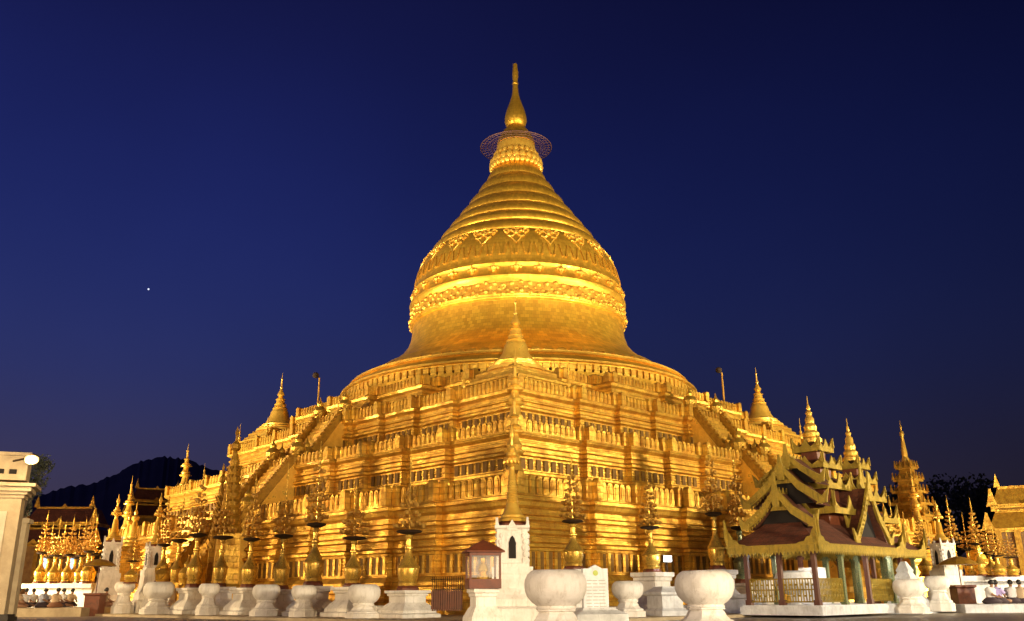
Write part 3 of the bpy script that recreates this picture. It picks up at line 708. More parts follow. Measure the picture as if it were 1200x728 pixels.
# ------------------------------------------------------------------ white shrines with golden spires
def shrine(x, d, y_base_spire, y_tip, hwpx, label, ybody, rz=0, spire_w=1.0):
    p = at(x, 683, d); p.z = GZ
    zb = rheight(y_base_spire, x, p); zt = rheight(y_tip, x, p); zm = rheight(ybody, x, p); hw = hwpx/FH_PX*d*DF
    t = thing('white_shrine', label, 'shrine', p, rz, 'white shrines with golden spires')
    b = MB(); b.sq([(hw*1.75, 0), (hw*1.75, zm*.3), (hw*1.5, zm*.34), (hw*1.5, zm*.46), (hw*1.3, zm*.54), (hw*1.15, zm*.64), (hw*1.15, zm*.7), (hw*1.1, zm*.86), (hw*1.14, zm*.9), (hw*1.14, zm)])
    b.build('stepped_base', WHITE, t)
    h = zb-zm; m = MB(); m.sq([(hw*.94, zm), (hw*.94, zm+h*.08), (hw*.86, zm+h*.1), (hw*.86, zb-h*.1), (hw*.98, zb-h*.06), (hw*.98, zb)])
    for k in range(4):
        q = Matrix.Rotation(k*PI/2, 4, 'Z')
        for sx in (-1, 1):
            for i in range(5):
                m.blob(q @ Vector((sx*hw*(.62+.06*(i % 2)), -hw*.87, zm+h*(.15+.15*i))), hw*.1, 6, 4, 1.6)
        m.prism([(-hw*.35, 0), (hw*.35, 0), (hw*.2, h*.12), (0, h*.26), (-hw*.2, h*.12)], q @ Vector((0, -hw*.9, zb-h*.12)), q @ Vector((1, 0, 0)), (0, 0, 1), q @ Vector((0, 1, 0)), hw*.12)
        for sx in (-1, 1):
            m.prism([(-hw*.1, 0), (hw*.12, 0), (hw*.02, h*.2)], q @ Vector((sx*hw*.85, -hw*.86, zb)), q @ Vector((1, 0, 0)), (0, 0, 1), q @ Vector((0, 1, 0)), hw*.14)
    bo = m.build('shrine_body', WHITE, t)
    for k in range(4):
        q = Matrix.Rotation(k*PI/2, 4, 'Z'); dn = MB()
        dn.prism([(-hw*.2, 0), (hw*.2, 0), (hw*.2, h*.38), (hw*.1, h*.5), (0, h*.55), (-hw*.1, h*.5), (-hw*.2, h*.38)], q @ Vector((0, -hw*.87, zm+h*.2)), q @ Vector((1, 0, 0)), (0, 0, 1), q @ Vector((0, 1, 0)), .04)
        dn.build('arched_door', DARK, bo)
    r = MB(); r.lathe([(hw*1.02, zb), (hw*1.0, zb+.06), (hw*.75, zb+.16), (hw*.6, zb+.2)], 8, rot=PI/8, smooth=False); r.build('spire_foot', REDW, t)
    H = zt-zb-.15; s = MB(); w_ = hw*spire_w
    prof = [(.74, 0), (.7, .025), (.6, .04), (.58, .06), (.46, .08), (.4, .11), (.33, .14), (.3, .17)]
    for i in range(11): f = i/11; prof += [(.27*(1-f)+.17*f, .18+.025*i), (.30*(1-f)+.19*f, .19+.025*i)]
    prof += [(.14, .46), (.13, .52), (.3, .55), (.42, .57), (.4, .6), (.2, .61), (.3, .63), (.28, .66), (.14, .67), (.2, .7), (.09, .73), (.08, .8), (.14, .82), (.14, .86), (.05, .92), (.01, 1)]
    s.lathe([(a*w_*(1.3), zb+.14+b_*H) for a, b_ in prof], 20)
    for i in range(12):
        a = 2*PI*i/12; s.blob((.5*w_*math.cos(a), .5*w_*math.sin(a), zb+.14+.565*H), .05, 5, 3, 1.5)
    s.build('golden_spire', GOLDS, t)
    return t
shrine(601, 26.0, 617, 490, 21, 'tall white shrine at the pagoda corner with thin golden spire', 665, 0, .9)
shrine(178, 49, 641, 577, 10.5, 'white shrine with golden cone spire, second from the left edge', 668, .6)
shrine(127, 54, 636, 579, 11, 'white shrine with golden cone spire nearest the far left hall', 672, .4)
shrine(1110, 42, 637, 586, 11, 'only white shrine right of the pavilion, leaning golden cone on top', 668, .3)

# donation case on pedestal
p = at(566, 683, 21.5); p.z = 0
zc0, zc1, zr1 = height(690, 566, p), height(648, 566, p), height(637, 566, p)
pedestal(p, zc0, .35, 'white stepped pedestal under the glass donation case', sc=.52, group='single pedestals')
t = thing('display_case', 'red brown glazed case with hipped roof on white pedestal', 'display case', (p.x, p.y, zc0), .2)
wv = .42; H = zc1-zc0
m = MB(); m.box((0, 0, .12), (2*wv, 2*wv, .24)); m.build('case_base', REDW, t)
for sx in (-1, 1):
    for sy in (-1, 1):
        m = MB(); m.box((sx*(wv-.03), sy*(wv-.03), H/2+.12), (.05, .05, H-.24)); m.build('post', REDW, t)
m = MB(); m.box((0, 0, H-.04), (2*wv, 2*wv, .08)); m.lathe([((wv+.09)*R2, H), ((wv+.08)*R2, H+.04), (.2*R2, H+.24), (.1, H+.3), (.01, H+.34)], 4, rot=PI/4, smooth=False); m.build('case_roof', REDW, t)
for k in range(4):
    q = Matrix.Rotation(k*PI/2, 4, 'Z'); m = MB(); m.box((0, -(wv-.03), H/2+.1), (2*wv-.12, .006, H-.36), q); m.build('glass_pane', GLASS, t)
m = MB(); m.lathe([(.16, .24), (.18, .32), (.1, .38), (.15, .46), (.12, .58), (.06, .66), (.08, .72), (.06, .8), (.02, .88)], 14); m.build('golden_figure', GOLDS, t)

# dark iron gate and railing behind the case
p = at(524, 683, 27.5); z0_, z1_, zs_ = height(716, 524, p), height(676, 524, p), height(691, 524, p)
t = thing('iron_gate', 'dark iron railed gate left of the donation case', 'gate', (p.x, p.y, 0), -.35)
m = MB()
for i in range(15): m.tube((-.55+i*.08, 0, zs_-.1), (-.55+i*.08, 0, z1_), .012, .012, 5)
m.tube((-.6, 0, z1_-.08), (.6, 0, z1_-.08), .015); m.tube((-.6, 0, zs_), (.6, 0, zs_), .018); m.build('railing', DARKM, t)
m = MB()
for i in range(13): m.box((-.5+i*.085, -.05, (z0_+zs_)/2), (.05, .03, zs_-z0_))
m.box((0, -.02, (z0_+zs_)/2), (1.15, .03, zs_-z0_-.1)); m.build('gate_panel', REDW, t)

# stone tablet with emblem
p = at(697, 683, 22.5); p.z = GZ; zt_ = rheight(662, 697, p)
t = thing('stone_tablet', 'white inscribed stone tablet with green emblem behind biggest urn', 'stone tablet', p, .25)
m = MB(); m.prism([(-.36, .3), (.36, .3), (.36, zt_-.1), (.2, zt_-.1), (0, zt_), (-.2, zt_-.1), (-.36, zt_-.1)], (0, 0, 0), (1, 0, 0), (0, 0, 1), (0, 1, 0), .16); slab = m.build('slab', WHITE2, t)
m = MB()
for i in range(9):
    for x0, x1 in ((-.27, -.12), (-.09, .05), (.08, .27)):
        m.box(((x0+x1)/2+random.uniform(-.02, .02), -.083, zt_-.42-i*.085), (x1-x0, .006, .022))
m.build('inscription', mat('worn_lettering', (.38, .36, .34), .8), slab)
m = MB(); m.lathe([(.075, 0), (.075, .01), (.04, .012), (.001, .015)], 16, M=Matrix.Translation((0, -.08, zt_-.22)) @ Matrix.Rotation(PI/2, 4, 'X')); m.build('emblem', mat('emblem_green', (.35, .42, .06), .5), slab)
m = MB(); m.sq([(.85, 0), (.85, .3), (.72, .36), (.72, .62), (.5, .72), (.45, .78)], (0, .1, -.2)); m.build('tablet_base', WHITE2, t)

p = on_row(784, 7.4, 1); zf = height(655, 784, p)
t = thing('floodlight', 'small bright white floodlight between the small urn and the second big urn', 'floodlight', (p.x, p.y, zf), .3)
m = MB(); m.box((0, .08, 0), (.42, .16, .3)); m.tube((0, .1, -.15), (0, .1, -zf+.3), .03); m.build('housing', DARKM, t)
m = MB(); m.box((0, -.012, 0), (.36, .02, .24)); m.build('lamp_glass', mat('lamp_glass_white', (1, 1, 1), .3, emit=(.85, .92, 1), estr=3), t)
pointl((p.x, p.y-.3, zf), 35, COOL, .12)
# low white box shrine with arch under the dish tree, and a white bench
p = on_row(778, 9, 1); t = MB(); t.sq([(.62, 0), (.62, .3), (.5, .4), (.5, .85), (.6, .92), (.6, 1.0), (.35, 1.15), (.3, 1.22)]); o = t.build('stone_block', WHITE2, None, (p.x, p.y, GZ), rz=.5); tag(o, 'low white moulded stone block between small urn and second big urn', 'stone block')
p = on_row(868, 9, 1); t = MB(); t.sq([(.75, 0), (.75, .25), (.6, .32), (.6, .7), (.7, .76), (.7, .9)]); o = t.build('stone_block', WHITE2, None, (p.x, p.y, GZ), rz=PI/4); tag(o, 'low bluish stone block right of the second big urn', 'stone block')
p = at(1062, 683, 38); t = MB(); t.sq([(.95, 0), (.95, .25), (.75, .35), (.7, .7), (.55, .95), (.58, 1.05), (.46, 1.12), (.36, 1.7), (.4, 1.76), (.26, 2.0), (.3, 2.1), (.1, 2.5)]); o = t.build('stone_pillar', WHITE2, None, (p.x, p.y, GZ-.2), rz=PI/4); tag(o, 'white stepped stone pillar right behind the pavilion corner', 'pillar')

# ------------------------------------------------------------------ the open pavilion at the right
PU = Vector((1, 1, 0))/R2; PV = Vector((-1, 1, 0))/R2
def pavilion(front, LU, LV, label, eave, full=True):
    t = thing('pavilion', label, 'pavilion', front, PI/4)      # local x = along the long side, local y = depth
    def B(): return MB()
    m = B(); m.box((LU/2, LV/2, .16), (LU, LV, .32)); m.box((LU/2, LV/2, .345), (LU-.16, LV-.16, .05)); m.build('platform', WHITE2, t)
    us = [.3, LU*.34, LU*.64, LU-.3]; vs = [.3, LV/2, LV-.3]
    for i, u_ in enumerate(us):
        for j, v_ in enumerate(vs):
            if i in (1, 2) and j == 1: continue
            m = B(); m.box((u_, v_, (eave+.37)/2), (.17, .17, eave-.37)); m.box((u_, v_, .47), (.24, .24, .2)); m.box((u_, v_, eave-.12), (.26, .26, .12))
            m.build('post', WOOD if i in (0, 2) else TEAL, t)
    if full:
        segs = [((.4, .3), (LU*.34-.1, .3)), ((LU*.64+.1, .3), (LU-.4, .3)), ((.3, .4), (.3, LV/2-.1)), ((.3, LV/2+.1), (.3, LV-.4))]
        for a, b in segs:
            m = B(); a, b = Vector((*a, 0)), Vector((*b, 0)); L = (b-a).length; d_ = (b-a)/L
            for z in (.5, .95, 1.36): m.tube(a+Vector((0, 0, z)), b+Vector((0, 0, z)), .025, .025, 4)
            n = int(L/.11)
            for k in range(n+1):
                q = a+d_*L*k/n; m.box((q.x, q.y, .93), (.035, .035, .86))
                if k < n: m.blob((q+d_*L/n/2)+Vector((0, 0, .72 if k % 2 else 1.14)), .045, 5, 3)
            m.build('railing', GREENG, t)
    ov = .22
    # eave fascia boards with pendant teeth, upturned flame corners
    m = B()
    x0, x1, y0, y1 = -ov, LU+ov, -ov, LV+ov
    for (a, b) in (((x0, y0), (x1, y0)), ((x1, y0), (x1, y1)), ((x1, y1), (x0, y1)), ((x0, y1), (x0, y0))):
        a, b = Vector((*a, 0)), Vector((*b, 0)); d_ = (b-a).normalized(); L = (b-a).length
        M = Matrix.Translation((a+b)/2) @ Matrix.Rotation(math.atan2(d_.y, d_.x), 4, 'Z')
        m.box((0, 0, eave+.08), (L+.07, .07, .24), M); m.box((0, -.02, eave+.22), (L+.12, .12, .05), M)
        n = int(L/.16)
        for k in range(n):
            c = a+d_*(k+.5)*L/n
            m.prism([(-.07, 0), (.07, 0), (0, -.13)], c+Vector((0, 0, eave-.04)), d_, (0, 0, 1), d_.cross(Vector((0, 0, 1))), .03)
        # carved triangular spandrels rising to the corners
        for e_, sgn in ((a, 1), (b, -1)):
            pts = [(0, 0), (sgn*1.0, 0), (sgn*.8, .1), (sgn*.55, .13), (sgn*.45, .26), (sgn*.28, .3), (sgn*.2, .48), (sgn*.05, .62), (-sgn*.1, 1.0), (-sgn*.12, .4)]
            m.prism(pts, e_+Vector((0, 0, eave+.2)), d_, (0, 0, 1), d_.cross(Vector((0, 0, 1))), .06)
    m.build('eave_board', GREENG, t)
    # lower hipped roof
    yc = LV/2
    zi = eave+1.25; inu = 1.35
    r = B(); r.add([(x0, y0, eave+.2), (x1, y0, eave+.2), (x1, y1, eave+.2), (x0, y1, eave+.2), (x0+inu, yc-.5, zi), (x1-inu, yc-.5, zi), (x1-inu, yc+.5, zi), (x0+inu, yc+.5, zi)],
          [(0, 1, 5, 4), (1, 2, 6, 5), (2, 3, 7, 6), (3, 0, 4, 7), (4, 5, 6, 7), (3, 2, 1, 0)])
    r.build('roof', BROWN, t)
    # gable roofs: list of (origin centre of gable end, direction of ridge, half width, eave z, ridge z, length)
    def gable(o, d_, hw, ze, zr, L, th=.2, mt=GREENG, nest=1):
        o = Vector(o); d_ = Vector(d_); n_ = Vector((-d_.y, d_.x, 0))
        r = B(); A = []
        sag = .07*hw
        for k in (0, L):
            for s_, f, z in ((-1, 1, ze), (-1, .5, (ze+zr)/2-sag), (0, 0, zr), (1, .5, (ze+zr)/2-sag), (1, 1, ze)):
                A.append(o+d_*k+n_*(hw*f*s_ if s_ else 0)+Vector((0, 0, z)))
        B2 = [v-Vector((0, 0, .12)) for v in A]
        vs_ = A+B2
        fs_ = [(i, i+1, 5+i+1, 5+i) for i in range(4)] + [(10+i, 15+i, 15+i+1, 10+i+1) for i in range(4)] + [(0, 10, 11, 1), (1, 11, 12, 2), (2, 12, 13, 3), (3, 13, 14, 4)]
        r.add(vs_, fs_); rfo = r.build('roof', BROWN, t)
        # recessed tympanum with carved panel
        ty = B(); ty.prism([(-hw*.8, ze-.02), (hw*.8, ze-.02), (hw*.42, (ze+zr)/2-sag), (0, zr-.15), (-hw*.42, (ze+zr)/2-sag)], o+d_*.34, n_, (0, 0, 1), d_, .06); ty.build('tympanum', DARK, rfo)
        # bargeboards and finials
        g_ = B()
        for s_ in (-1, 1):
            W = .22
            pts = [(s_*hw*1.16, ze-.12), (s_*hw*1.2, ze+.16), (s_*hw*.55, (ze+zr)/2-sag+W*.75), (0, zr+W*.95), (0, zr-W*.35), (s_*hw*.48, (ze+zr)/2-sag-W*.5)]
            g_.prism(pts, o-d_*.03, n_, (0, 0, 1), d_, .12)
            g_.prism([(s_*hw*1.0, ze-.1), (s_*hw*1.32, ze-.08), (s_*hw*1.42, ze+.45), (s_*hw*1.18, ze+.14)], o-d_*.05, n_, (0, 0, 1), d_, .09)
        for k in range(11):
                f = (k+.5)/11; x_ = s_*hw*1.1*(1-f); z_ = (ze+(zr-ze)*f)-sag*1.3*math.sin(PI*f)+W*.75
                g_.prism([(x_-.07, z_-.05), (x_+.07, z_-.05), (x_+s_*.05, z_+.1)], o-d_*.03, n_, (0, 0, 1), d_, .05)
                g_.prism([(x_-.06, z_-W*1.15), (x_+.06, z_-W*1.15), (x_, z_-W*1.15-.12)], o-d_*.01, n_, (0, 0, 1), d_, .04)
                g_.blob(o-d_*.1+n_*x_+Vector((0, 0, z_-W*.5)), .05, 6, 4)
        g_.prism([(-.14, zr-.5), (.14, zr-.5), (.2, zr-.05), (.1, zr+.25), (.05, zr+.7), (-.05, zr+.7), (-.1, zr+.25), (-.2, zr-.05)], o-d_*.08, n_, (0, 0, 1), d_, .07)
        g_.prism([(-hw*.3, zr-.62), (hw*.3, zr-.62), (hw*.16, zr-.42), (0, zr-.2), (-hw*.16, zr-.42)], o+d_*.1, n_, (0, 0, 1), d_, .05)
        for k in range(int(L/.3)): g_.prism([(-.1, 0), (.1, 0), (0, .22)], o+d_*(.3+k*.3)+Vector((0, 0, zr)), d_, (0, 0, 1), n_, .05)
        g_.build('bargeboard', mt, rfo)
    gable((.55, yc, 0), (1, 0, 0), 1.3, eave+.95, eave+2.1, 1.4)
    if full:
        gable((1.15, yc, 0), (1, 0, 0), 1.45, eave+1.75, eave+3.1, 1.2, mt=GREENG)
        gable((1.75, yc, 0), (1, 0, 0), 1.2, eave+2.55, eave+3.75, 1.2, mt=GREENG)
        # tiled skirts between the tower storeys
        gable((LU*.72, .1, 0), (0, 1, 0), 1.35, eave+.45, eave+2.45, 2.2)
        gable((LU*.82, .75, 0), (0, 1, 0), 1.35, eave+1.05, eave+2.9, 1.6)
        gable((LU-.3, yc, 0), (-1, 0, 0), 1.2, eave+.7, eave+2.2, 1.6)
    # storeyed tower
    tx, ty_ = LU*.58, yc+.1
    z = eave+1.1; hw = 1.4; tiers = 4
    for i in range(tiers):
        bx = B(); bx.sq([(hw*.62, z-.2), (hw*.62, z+.42)], (tx, ty_, 0)); bx.build('tower_storey', REDW, t)
        rf = B(); rf.sq([(hw, z+.42), (hw*.98, z+.48), (hw*.66, z+.8), (hw*.5, z+.86)], (tx, ty_, 0)); rf.build('roof', BROWN, t)
        gd = B()
        for k in range(4):
            q = Matrix.Translation((tx, ty_, 0)) @ Matrix.Rotation(k*PI/2, 4, 'Z')
            gd.box((0, -hw, z+.44), (2*hw+.1, .08, .22), q)
            for s_ in (-1, 1):
                gd.prism([(s_*hw, .1), (s_*(hw-.5), .1), (s_*(hw-.2), .3), (s_*(hw+.08), .75), (s_*(hw+.1), .2)], q @ Vector((0, -hw, z+.42)), q.to_3x3() @ Vector((1, 0, 0)), (0, 0, 1), q.to_3x3() @ Vector((0, 1, 0)), .06)
            gd.prism([(-.32, .1), (.32, .1), (.16, .3), (0, .62), (-.16, .3)], q @ Vector((0, -hw-.02, z+.42)), q.to_3x3() @ Vector((1, 0, 0)), (0, 0, 1), q.to_3x3() @ Vector((0, 1, 0)), .06)
        gd.build('eave_board', GREENG, t)
        z += .95; hw *= .76
    sp_ = B(); zs = z
    Ht = 10.0-zs if full else 10.5-zs
    sp_.lathe([(r_*1.1, z_) for r_, z_ in [(.42, 0), (.42, .08*Ht), (.3, .12*Ht), (.34, .2*Ht), (.24, .26*Ht), (.27, .34*Ht), (.17, .42*Ht), (.19, .5*Ht), (.1, .58*Ht), (.14, .64*Ht), (.06, .7*Ht), (.08, .76*Ht), (.03, .82*Ht), (.01, Ht)]], 12, (tx, ty_, zs-.05)); sp_.build('tower_spire', GOLDS, t)
    for o in t.children_recursive:
        if o.type != 'MESH': continue
        for v in o.data.vertices:
            h_ = v.co.z-eave-.3
            if h_ > 0: v.co.z = eave+.3+(h_*1.14 if h_ < 2.6 else 2.6*1.14+(h_-2.6)*.80)
    return t
pf = at(965, 726, 31.2); pf.z = GZ+.1
pavilion(pf, 7.4, 3.6, 'open pavilion with brown tiered roofs, gold gables and railings', 2.42)
p2 = at(1014, 690, 41.0); p2.z = GZ; p2 = p2-PU*2.6-PV*1.9
pavilion(p2, 5.2, 3.8, 'second spired pavilion half hidden behind the first one', 2.7, False)
pointl((pf+PU*3.8+PV*1.9+Vector((0, 0, 2.3))), 130, (1, .95, .85), .15)
# big white urn-like water tank inside pavilion
q_ = pf+PU*2.0+PV*2.2; m = MB(); m.lathe([(.3, 0), (.3, .5), (.7, .7), (1.0, 1.0), (1.05, 1.35), (.9, 1.7), (.7, 1.8)], 24); o = m.build('white_jar', WHITE2, None, (q_.x, q_.y, GZ+.46)); o.scale = (.75, .75, .75); tag(o, 'large round white jar standing inside the pavilion', 'jar')
q_ = pf+PU*4.4+PV*2.6; m = MB(); m.sq([(.5, 0), (.5, .9), (.42, .95), (.42, 1.5)]); o = m.build('white_cabinet', WHITE2, None, (q_.x, q_.y, GZ+.48), rz=PI/4); tag(o, 'white cabinet standing inside the pavilion', 'cabinet')

# ------------------------------------------------------------------ seven-tiered tower far right
def pyatthat(x, ytip, ybase, hwpx, d, tiers, label, m1=GOLD, m2=GOLDD):
    p = at(x, 683, d); p.z = GZ; zb, zt = rheight(ybase, x, p), rheight(ytip, x, p); hw = hwpx/FH_PX*d*DF
    t = thing('tiered_tower', label, 'tower', p, PI/4)
    b = MB(); b.sq([(hw*1.0, 0), (hw*1.0, zb)]); b.build('tower_base', m1, t)
    z = zb; w_ = hw; hT = (zt-zb)*.58/tiers
    for i in range(tiers):
        r = MB(); r.sq([(w_*.72, z), (w_*.72, z+hT*.45)]); r.build('storey', m2, t)
        e = MB(); e.sq([(w_*.98, z+hT*.45), (w_, z+hT*.52), (w_*.7, z+hT*.85), (w_*.6, z+hT)])
        for k in range(4):
            q = Matrix.Rotation(k*PI/2, 4, 'Z')
            for s_ in (-1, -.33, .33, 1):
                e.prism([(s_*w_-.14, 0), (s_*w_+.14, 0), (s_*w_*1.03, hT*.62)], q @ Vector((0, -w_, z+hT*.48)), q.to_3x3() @ Vector((1, 0, 0)), (0, 0, 1), q.to_3x3() @ Vector((0, 1, 0)), .1)
            e.box((0, -w_, z+hT*.42), (2*w_, .08, hT*.16), q)
        e.build('tier_roof', m1, t); z += hT; w_ *= .83 if i < tiers-2 else .74
    s = MB(); H = zt-z; s.lathe([(w_*.8, 0), (w_*.75, .06*H), (w_*.5, .12*H), (w_*.55, .18*H), (w_*.38, .4*H), (w_*.25, .6*H), (w_*.4, .64*H), (w_*.36, .7*H), (w_*.1, .76*H), (w_*.22, .82*H), (.03, .88*H), (.01, H)], 12, (0, 0, z)); s.build('tower_spire', GOLDS, t)
pyatthat(1081, 492, 612, 22, 66, 5, 'tall slim many tiered golden tower right of the pagoda')

def small_spire(x, yt, yb, w_, d, label):
    p = at(x, 683, d); p.z = GZ; H = rheight(yt, x, p); hb = rheight(yb, x, p); k = H-hb
    t = thing('gold_spire', label, 'spire', p, .5, 'small gold spires round the pagoda')
    m = MB(); m.sq([(w_*1.2, 0), (w_*1.2, hb*.8), (w_*1.35, hb*.85), (w_*1.35, hb*.92), (w_, hb)]); m.build('spire_base', GOLD, t)
    m = MB(); m.lathe([(w_*1.05, 0), (w_, .06*k), (w_*.8, .1*k), (w_*.82, .14*k), (w_*.6, .2*k), (w_*.62, .23*k), (w_*.45, .32*k), (w_*.47, .35*k), (w_*.33, .45*k), (w_*.2, .55*k), (w_*.38, .6*k), (w_*.35, .66*k), (w_*.13, .7*k), (w_*.2, .76*k), (w_*.06, .82*k), (.02, k)], 14, (0, 0, hb)); m.build('spire_top', GOLDS, t)
small_spire(150, 588, 641, .75, 60, 'slim gold spire between the two left white shrines, behind them')
small_spire(143, 596, 640, .55, 61, 'smaller gold spire hugging the slim one between the left shrines')
small_spire(1047, 582, 640, .6, 62, 'small gold spire just right of the pavilion roof, far back')
small_spire(1150, 600, 655, .6, 62, 'small gold spire behind the right offering trees')
small_spire(1069, 600, 650, .6, 58, 'small gold spire left of the foot of the tiered tower')
# tall pinnacle pair beside the left stair
def pinnacle(x, yt, d, w_, label, lean=0):
    p = at(x, 683, d); p.z = GZ; H = rheight(yt, x, p)
    t = thing('gold_pinnacle', label, 'pinnacle', p, .4, 'carved gold pinnacles by the left stair')
    m = MB(); m.sq([(w_*1.3, 0), (w_*1.3, H*.14), (w_*1.1, H*.16), (w_, H*.3), (w_*.95, H*.42)]); m.build('shaft_base', GOLD, t)
    m = MB(); prof = []
    for i in range(9):
        f = i/9; prof += [(w_*(1.0-.72*f), H*(.42+.045*i)), (w_*(1.12-.78*f), H*(.43+.045*i)), (w_*(1.12-.8*f), H*(.45+.045*i))]
    prof += [(w_*.3, H*.83), (w_*.18, H*.86), (w_*.42, H*.875), (w_*.4, H*.9), (w_*.12, H*.92), (w_*.1, H*.95), (w_*.2, H*.96), (.01, H)]
    m.lathe(prof, 10, smooth=False)
    for i in range(8):
        for k in range(8):
            a = k*PI/4; f = i/9; rr = w_*(1.1-.78*f); m.prism([(-.12, 0), (.12, 0), (0, H*.035)], (rr*math.cos(a), rr*math.sin(a), H*(.43+.045*i)), (-math.sin(a), math.cos(a), 0), (math.cos(a)*.4, math.sin(a)*.4, 1), (math.cos(a), math.sin(a), 0), .05)
    m.build('carved_spire', GOLDD, t)
pinnacle(263, 500, 44.5, .62, 'tall carved gold pinnacle at the foot of the left stair')
pinnacle(250, 543, 46, .42, 'shorter carved gold pinnacle just left of the tall one')

# ------------------------------------------------------------------ far halls
def hall(x0, x1, y_ridge, y_eave, d, rz, label, tiers=2, lit=False, steep=False):
    a, b = at(x0, y_eave, d), at(x1, y_eave, d); c = (a+b)/2; L = (b-a).length; ze = (a.z+b.z)/2; zr = at((x0+x1)/2, y_ridge, d).z
    t = thing('temple_hall', label, 'hall', (c.x, c.y, 0), rz)
    D = L*.7
    m = MB(); m.box((0, 0, ze/2), (L*.86, D*.8, ze)); m.build('wall', mat('hall_wall', (.42, .25, .09), .7, 0, (.28, .14, .05), 2), t)
    for i in range(5):
        m = MB(); m.box((-L*.4+i*L*.2, -D*.4-.3, ze/2), (.35, .35, ze)); m.build('column', GOLDD, t)
    hs = (zr-ze)/tiers; w_ = L/2; dd = D/2
    for i in range(tiers):
        z = ze+i*hs
        r = MB(); r.add([(-w_, -dd, z), (w_, -dd, z), (w_, dd, z), (-w_, dd, z), (-w_*.8, -dd*.62, z+hs*.8), (w_*.8, -dd*.62, z+hs*.8), (w_*.8, dd*.62, z+hs*.8), (-w_*.8, dd*.62, z+hs*.8)], [(3, 2, 1, 0), (0, 1, 5, 4), (1, 2, 6, 5), (2, 3, 7, 6), (3, 0, 4, 7), (4, 5, 6, 7)]); r.build('roof', BROWN if not steep else GOLDD, t)
        g_ = MB(); g_.box((0, -dd, z), (2*w_+.2, .16, hs*.16)); g_.box((-w_, 0, z), (.16, 2*dd, hs*.16)); g_.box((w_, 0, z), (.16, 2*dd, hs*.16)); g_.box((0, -dd*.62, z+hs*.8), (w_*1.6, .2, hs*.1))
        n = max(3, int(w_*2/1.6)) | 1
        for k in range(n):
            f = -1+2*k/(n-1); hgt_ = hs*(.75 if k in (0, n-1) else (.42 if k % 2 == 0 else .26)); x_ = f*w_
            g_.prism([(-w_*.16, 0), (w_*.16, 0), (w_*.09, hgt_*.4), (.05, hgt_), (-.05, hgt_), (-w_*.09, hgt_*.4)], (x_, -dd-.02, z), (1, 0, 0), (0, 0, 1), (0, 1, 0), .12)
            g_.prism([(-w_*.09, 0), (w_*.09, 0), (0, hgt_*.8)], (f*w_*.8, -dd*.62-.02, z+hs*.82), (1, 0, 0), (0, 0, 1), (0, 1, 0), .12)
        g_.build('eave_board', GOLD, t)
        w_ *= .84; dd *= .8
    if lit:
        for fx in lit:
            m = MB(); m.box((fx*L, -D*.4-.55, ze*.62), (L*.075, .05, ze*.4)); m.build('lit_window', SCREEN, t)
hall(30, 122, 592, 640, 74, .1, 'far left hall with brown tiered roof, gold crests and blue lit windows', 2, (-.08, .26))
hall(146, 212, 571, 608, 86, .5, 'dark roofed hall with gold horned gables behind the left terrace', 2)
hall(1166, 1262, 566, 622, 52, -.5, 'carved gold roofed hall cut by the right picture edge', 2, None, True)

# ------------------------------------------------------------------ white gate tower at the left edge, with its lamp
t = thing('gate_tower', 'cream gate pillar with wide cornice at the left edge', 'gate')
pr = at(17, 640, 24.0); t.location = (pr.x, pr.y, 0); t.rotation_euler.z = .38
zc, ztp, zcap = height(584, 21, pr), height(533, 21, pr), height(562, 21, pr)
W_ = 3.2
m = MB(); m.box((-W_/2, .4, zc/2), (W_, .8, zc)); m.build('wall', LBASE, t)
m = MB()
for i, (e_, h_) in enumerate(((.06, .1), (.14, .1), (.24, .12), (.36, .1))): m.box((-W_/2, .4, zc+.05+sum((.1, .1, .12, .1)[:i])+.002*i), (W_+2*e_, .8+2*e_, h_))
m.build('cornice', LBASE, t)
m = MB(); m.box((-W_/2, .4, (zcap+ztp)/2-.03), (W_+.05, .85, ztp-zcap)); m.box((-W_/2, .4, ztp), (W_+.2, 1.0, .1)); m.build('upper_block', LBASE, t)
m = MB(); m.box((-W_*.18-.14, -.015, zc*.5), (.75, .05, zc*.82)); m.build('recessed_panel', mat('panel_cream', (.62, .55, .42), .7, 0, (.5, .42, .3), 2), t)
for k in range(3):
    m = MB(); m.box((-.35-k*.34, -.04, zcap+.22), (.2, .05, .14)); m.build('vent_opening', DARK, t)
lp = at(38, 536, 23.0)
t = thing('flood_lamp', 'glaring round yellow flood lamp on the gate pillar corner', 'lamp', lp)
m = MB(); m.tube((-.75, .35, -.05), (-.1, 0, -.02), .03, .03, 6); m.build('bracket', DARKM, t)
m = MB(); m.lathe([(.07, 0), (.15, .08), (.17, .16)], 16, M=Matrix.Rotation(PI, 4, 'X') @ Matrix.Translation((0, 0, -.1))); m.build('housing', DARKM, t)
m = MB(); m.blob((0, -.02, -.07), .19, 20, 12, .75); m.build('bulb', LAMPG, t)
pointl(lp+Vector((.15, -.35, -.2)), 220, (1, .72, .36), .15)
pr2 = at(19, 640, 31); zt2 = height(608, 19, pr2)
m = MB(); m.box((0, 0, zt2/2), (.62, .62, zt2)); m.box((0, 0, zt2-.1), (.8, .8, .16)); m.box((0, 0, .25), (.8, .8, .5)); o = m.build('gate_pier', LBASE, None, (pr2.x, pr2.y, 0), rz=.3); tag(o, 'lower cream pier standing behind the gate pillar', 'pier')
pb = at(2, 716, 24); m = MB(); m.box((0, 0, .2), (.7, .5, .12)); m.box((0, 0, .42), (.7, .5, .12)); m.box((0, 0, .3), (.6, .4, .5)); o = m.build('dark_crate', mat('dark_paint', (.02, .015, .012), .6), None, (pb.x, pb.y, GZ-.04)); tag(o, 'dark low crate at the foot of the gate pillar', 'crate')

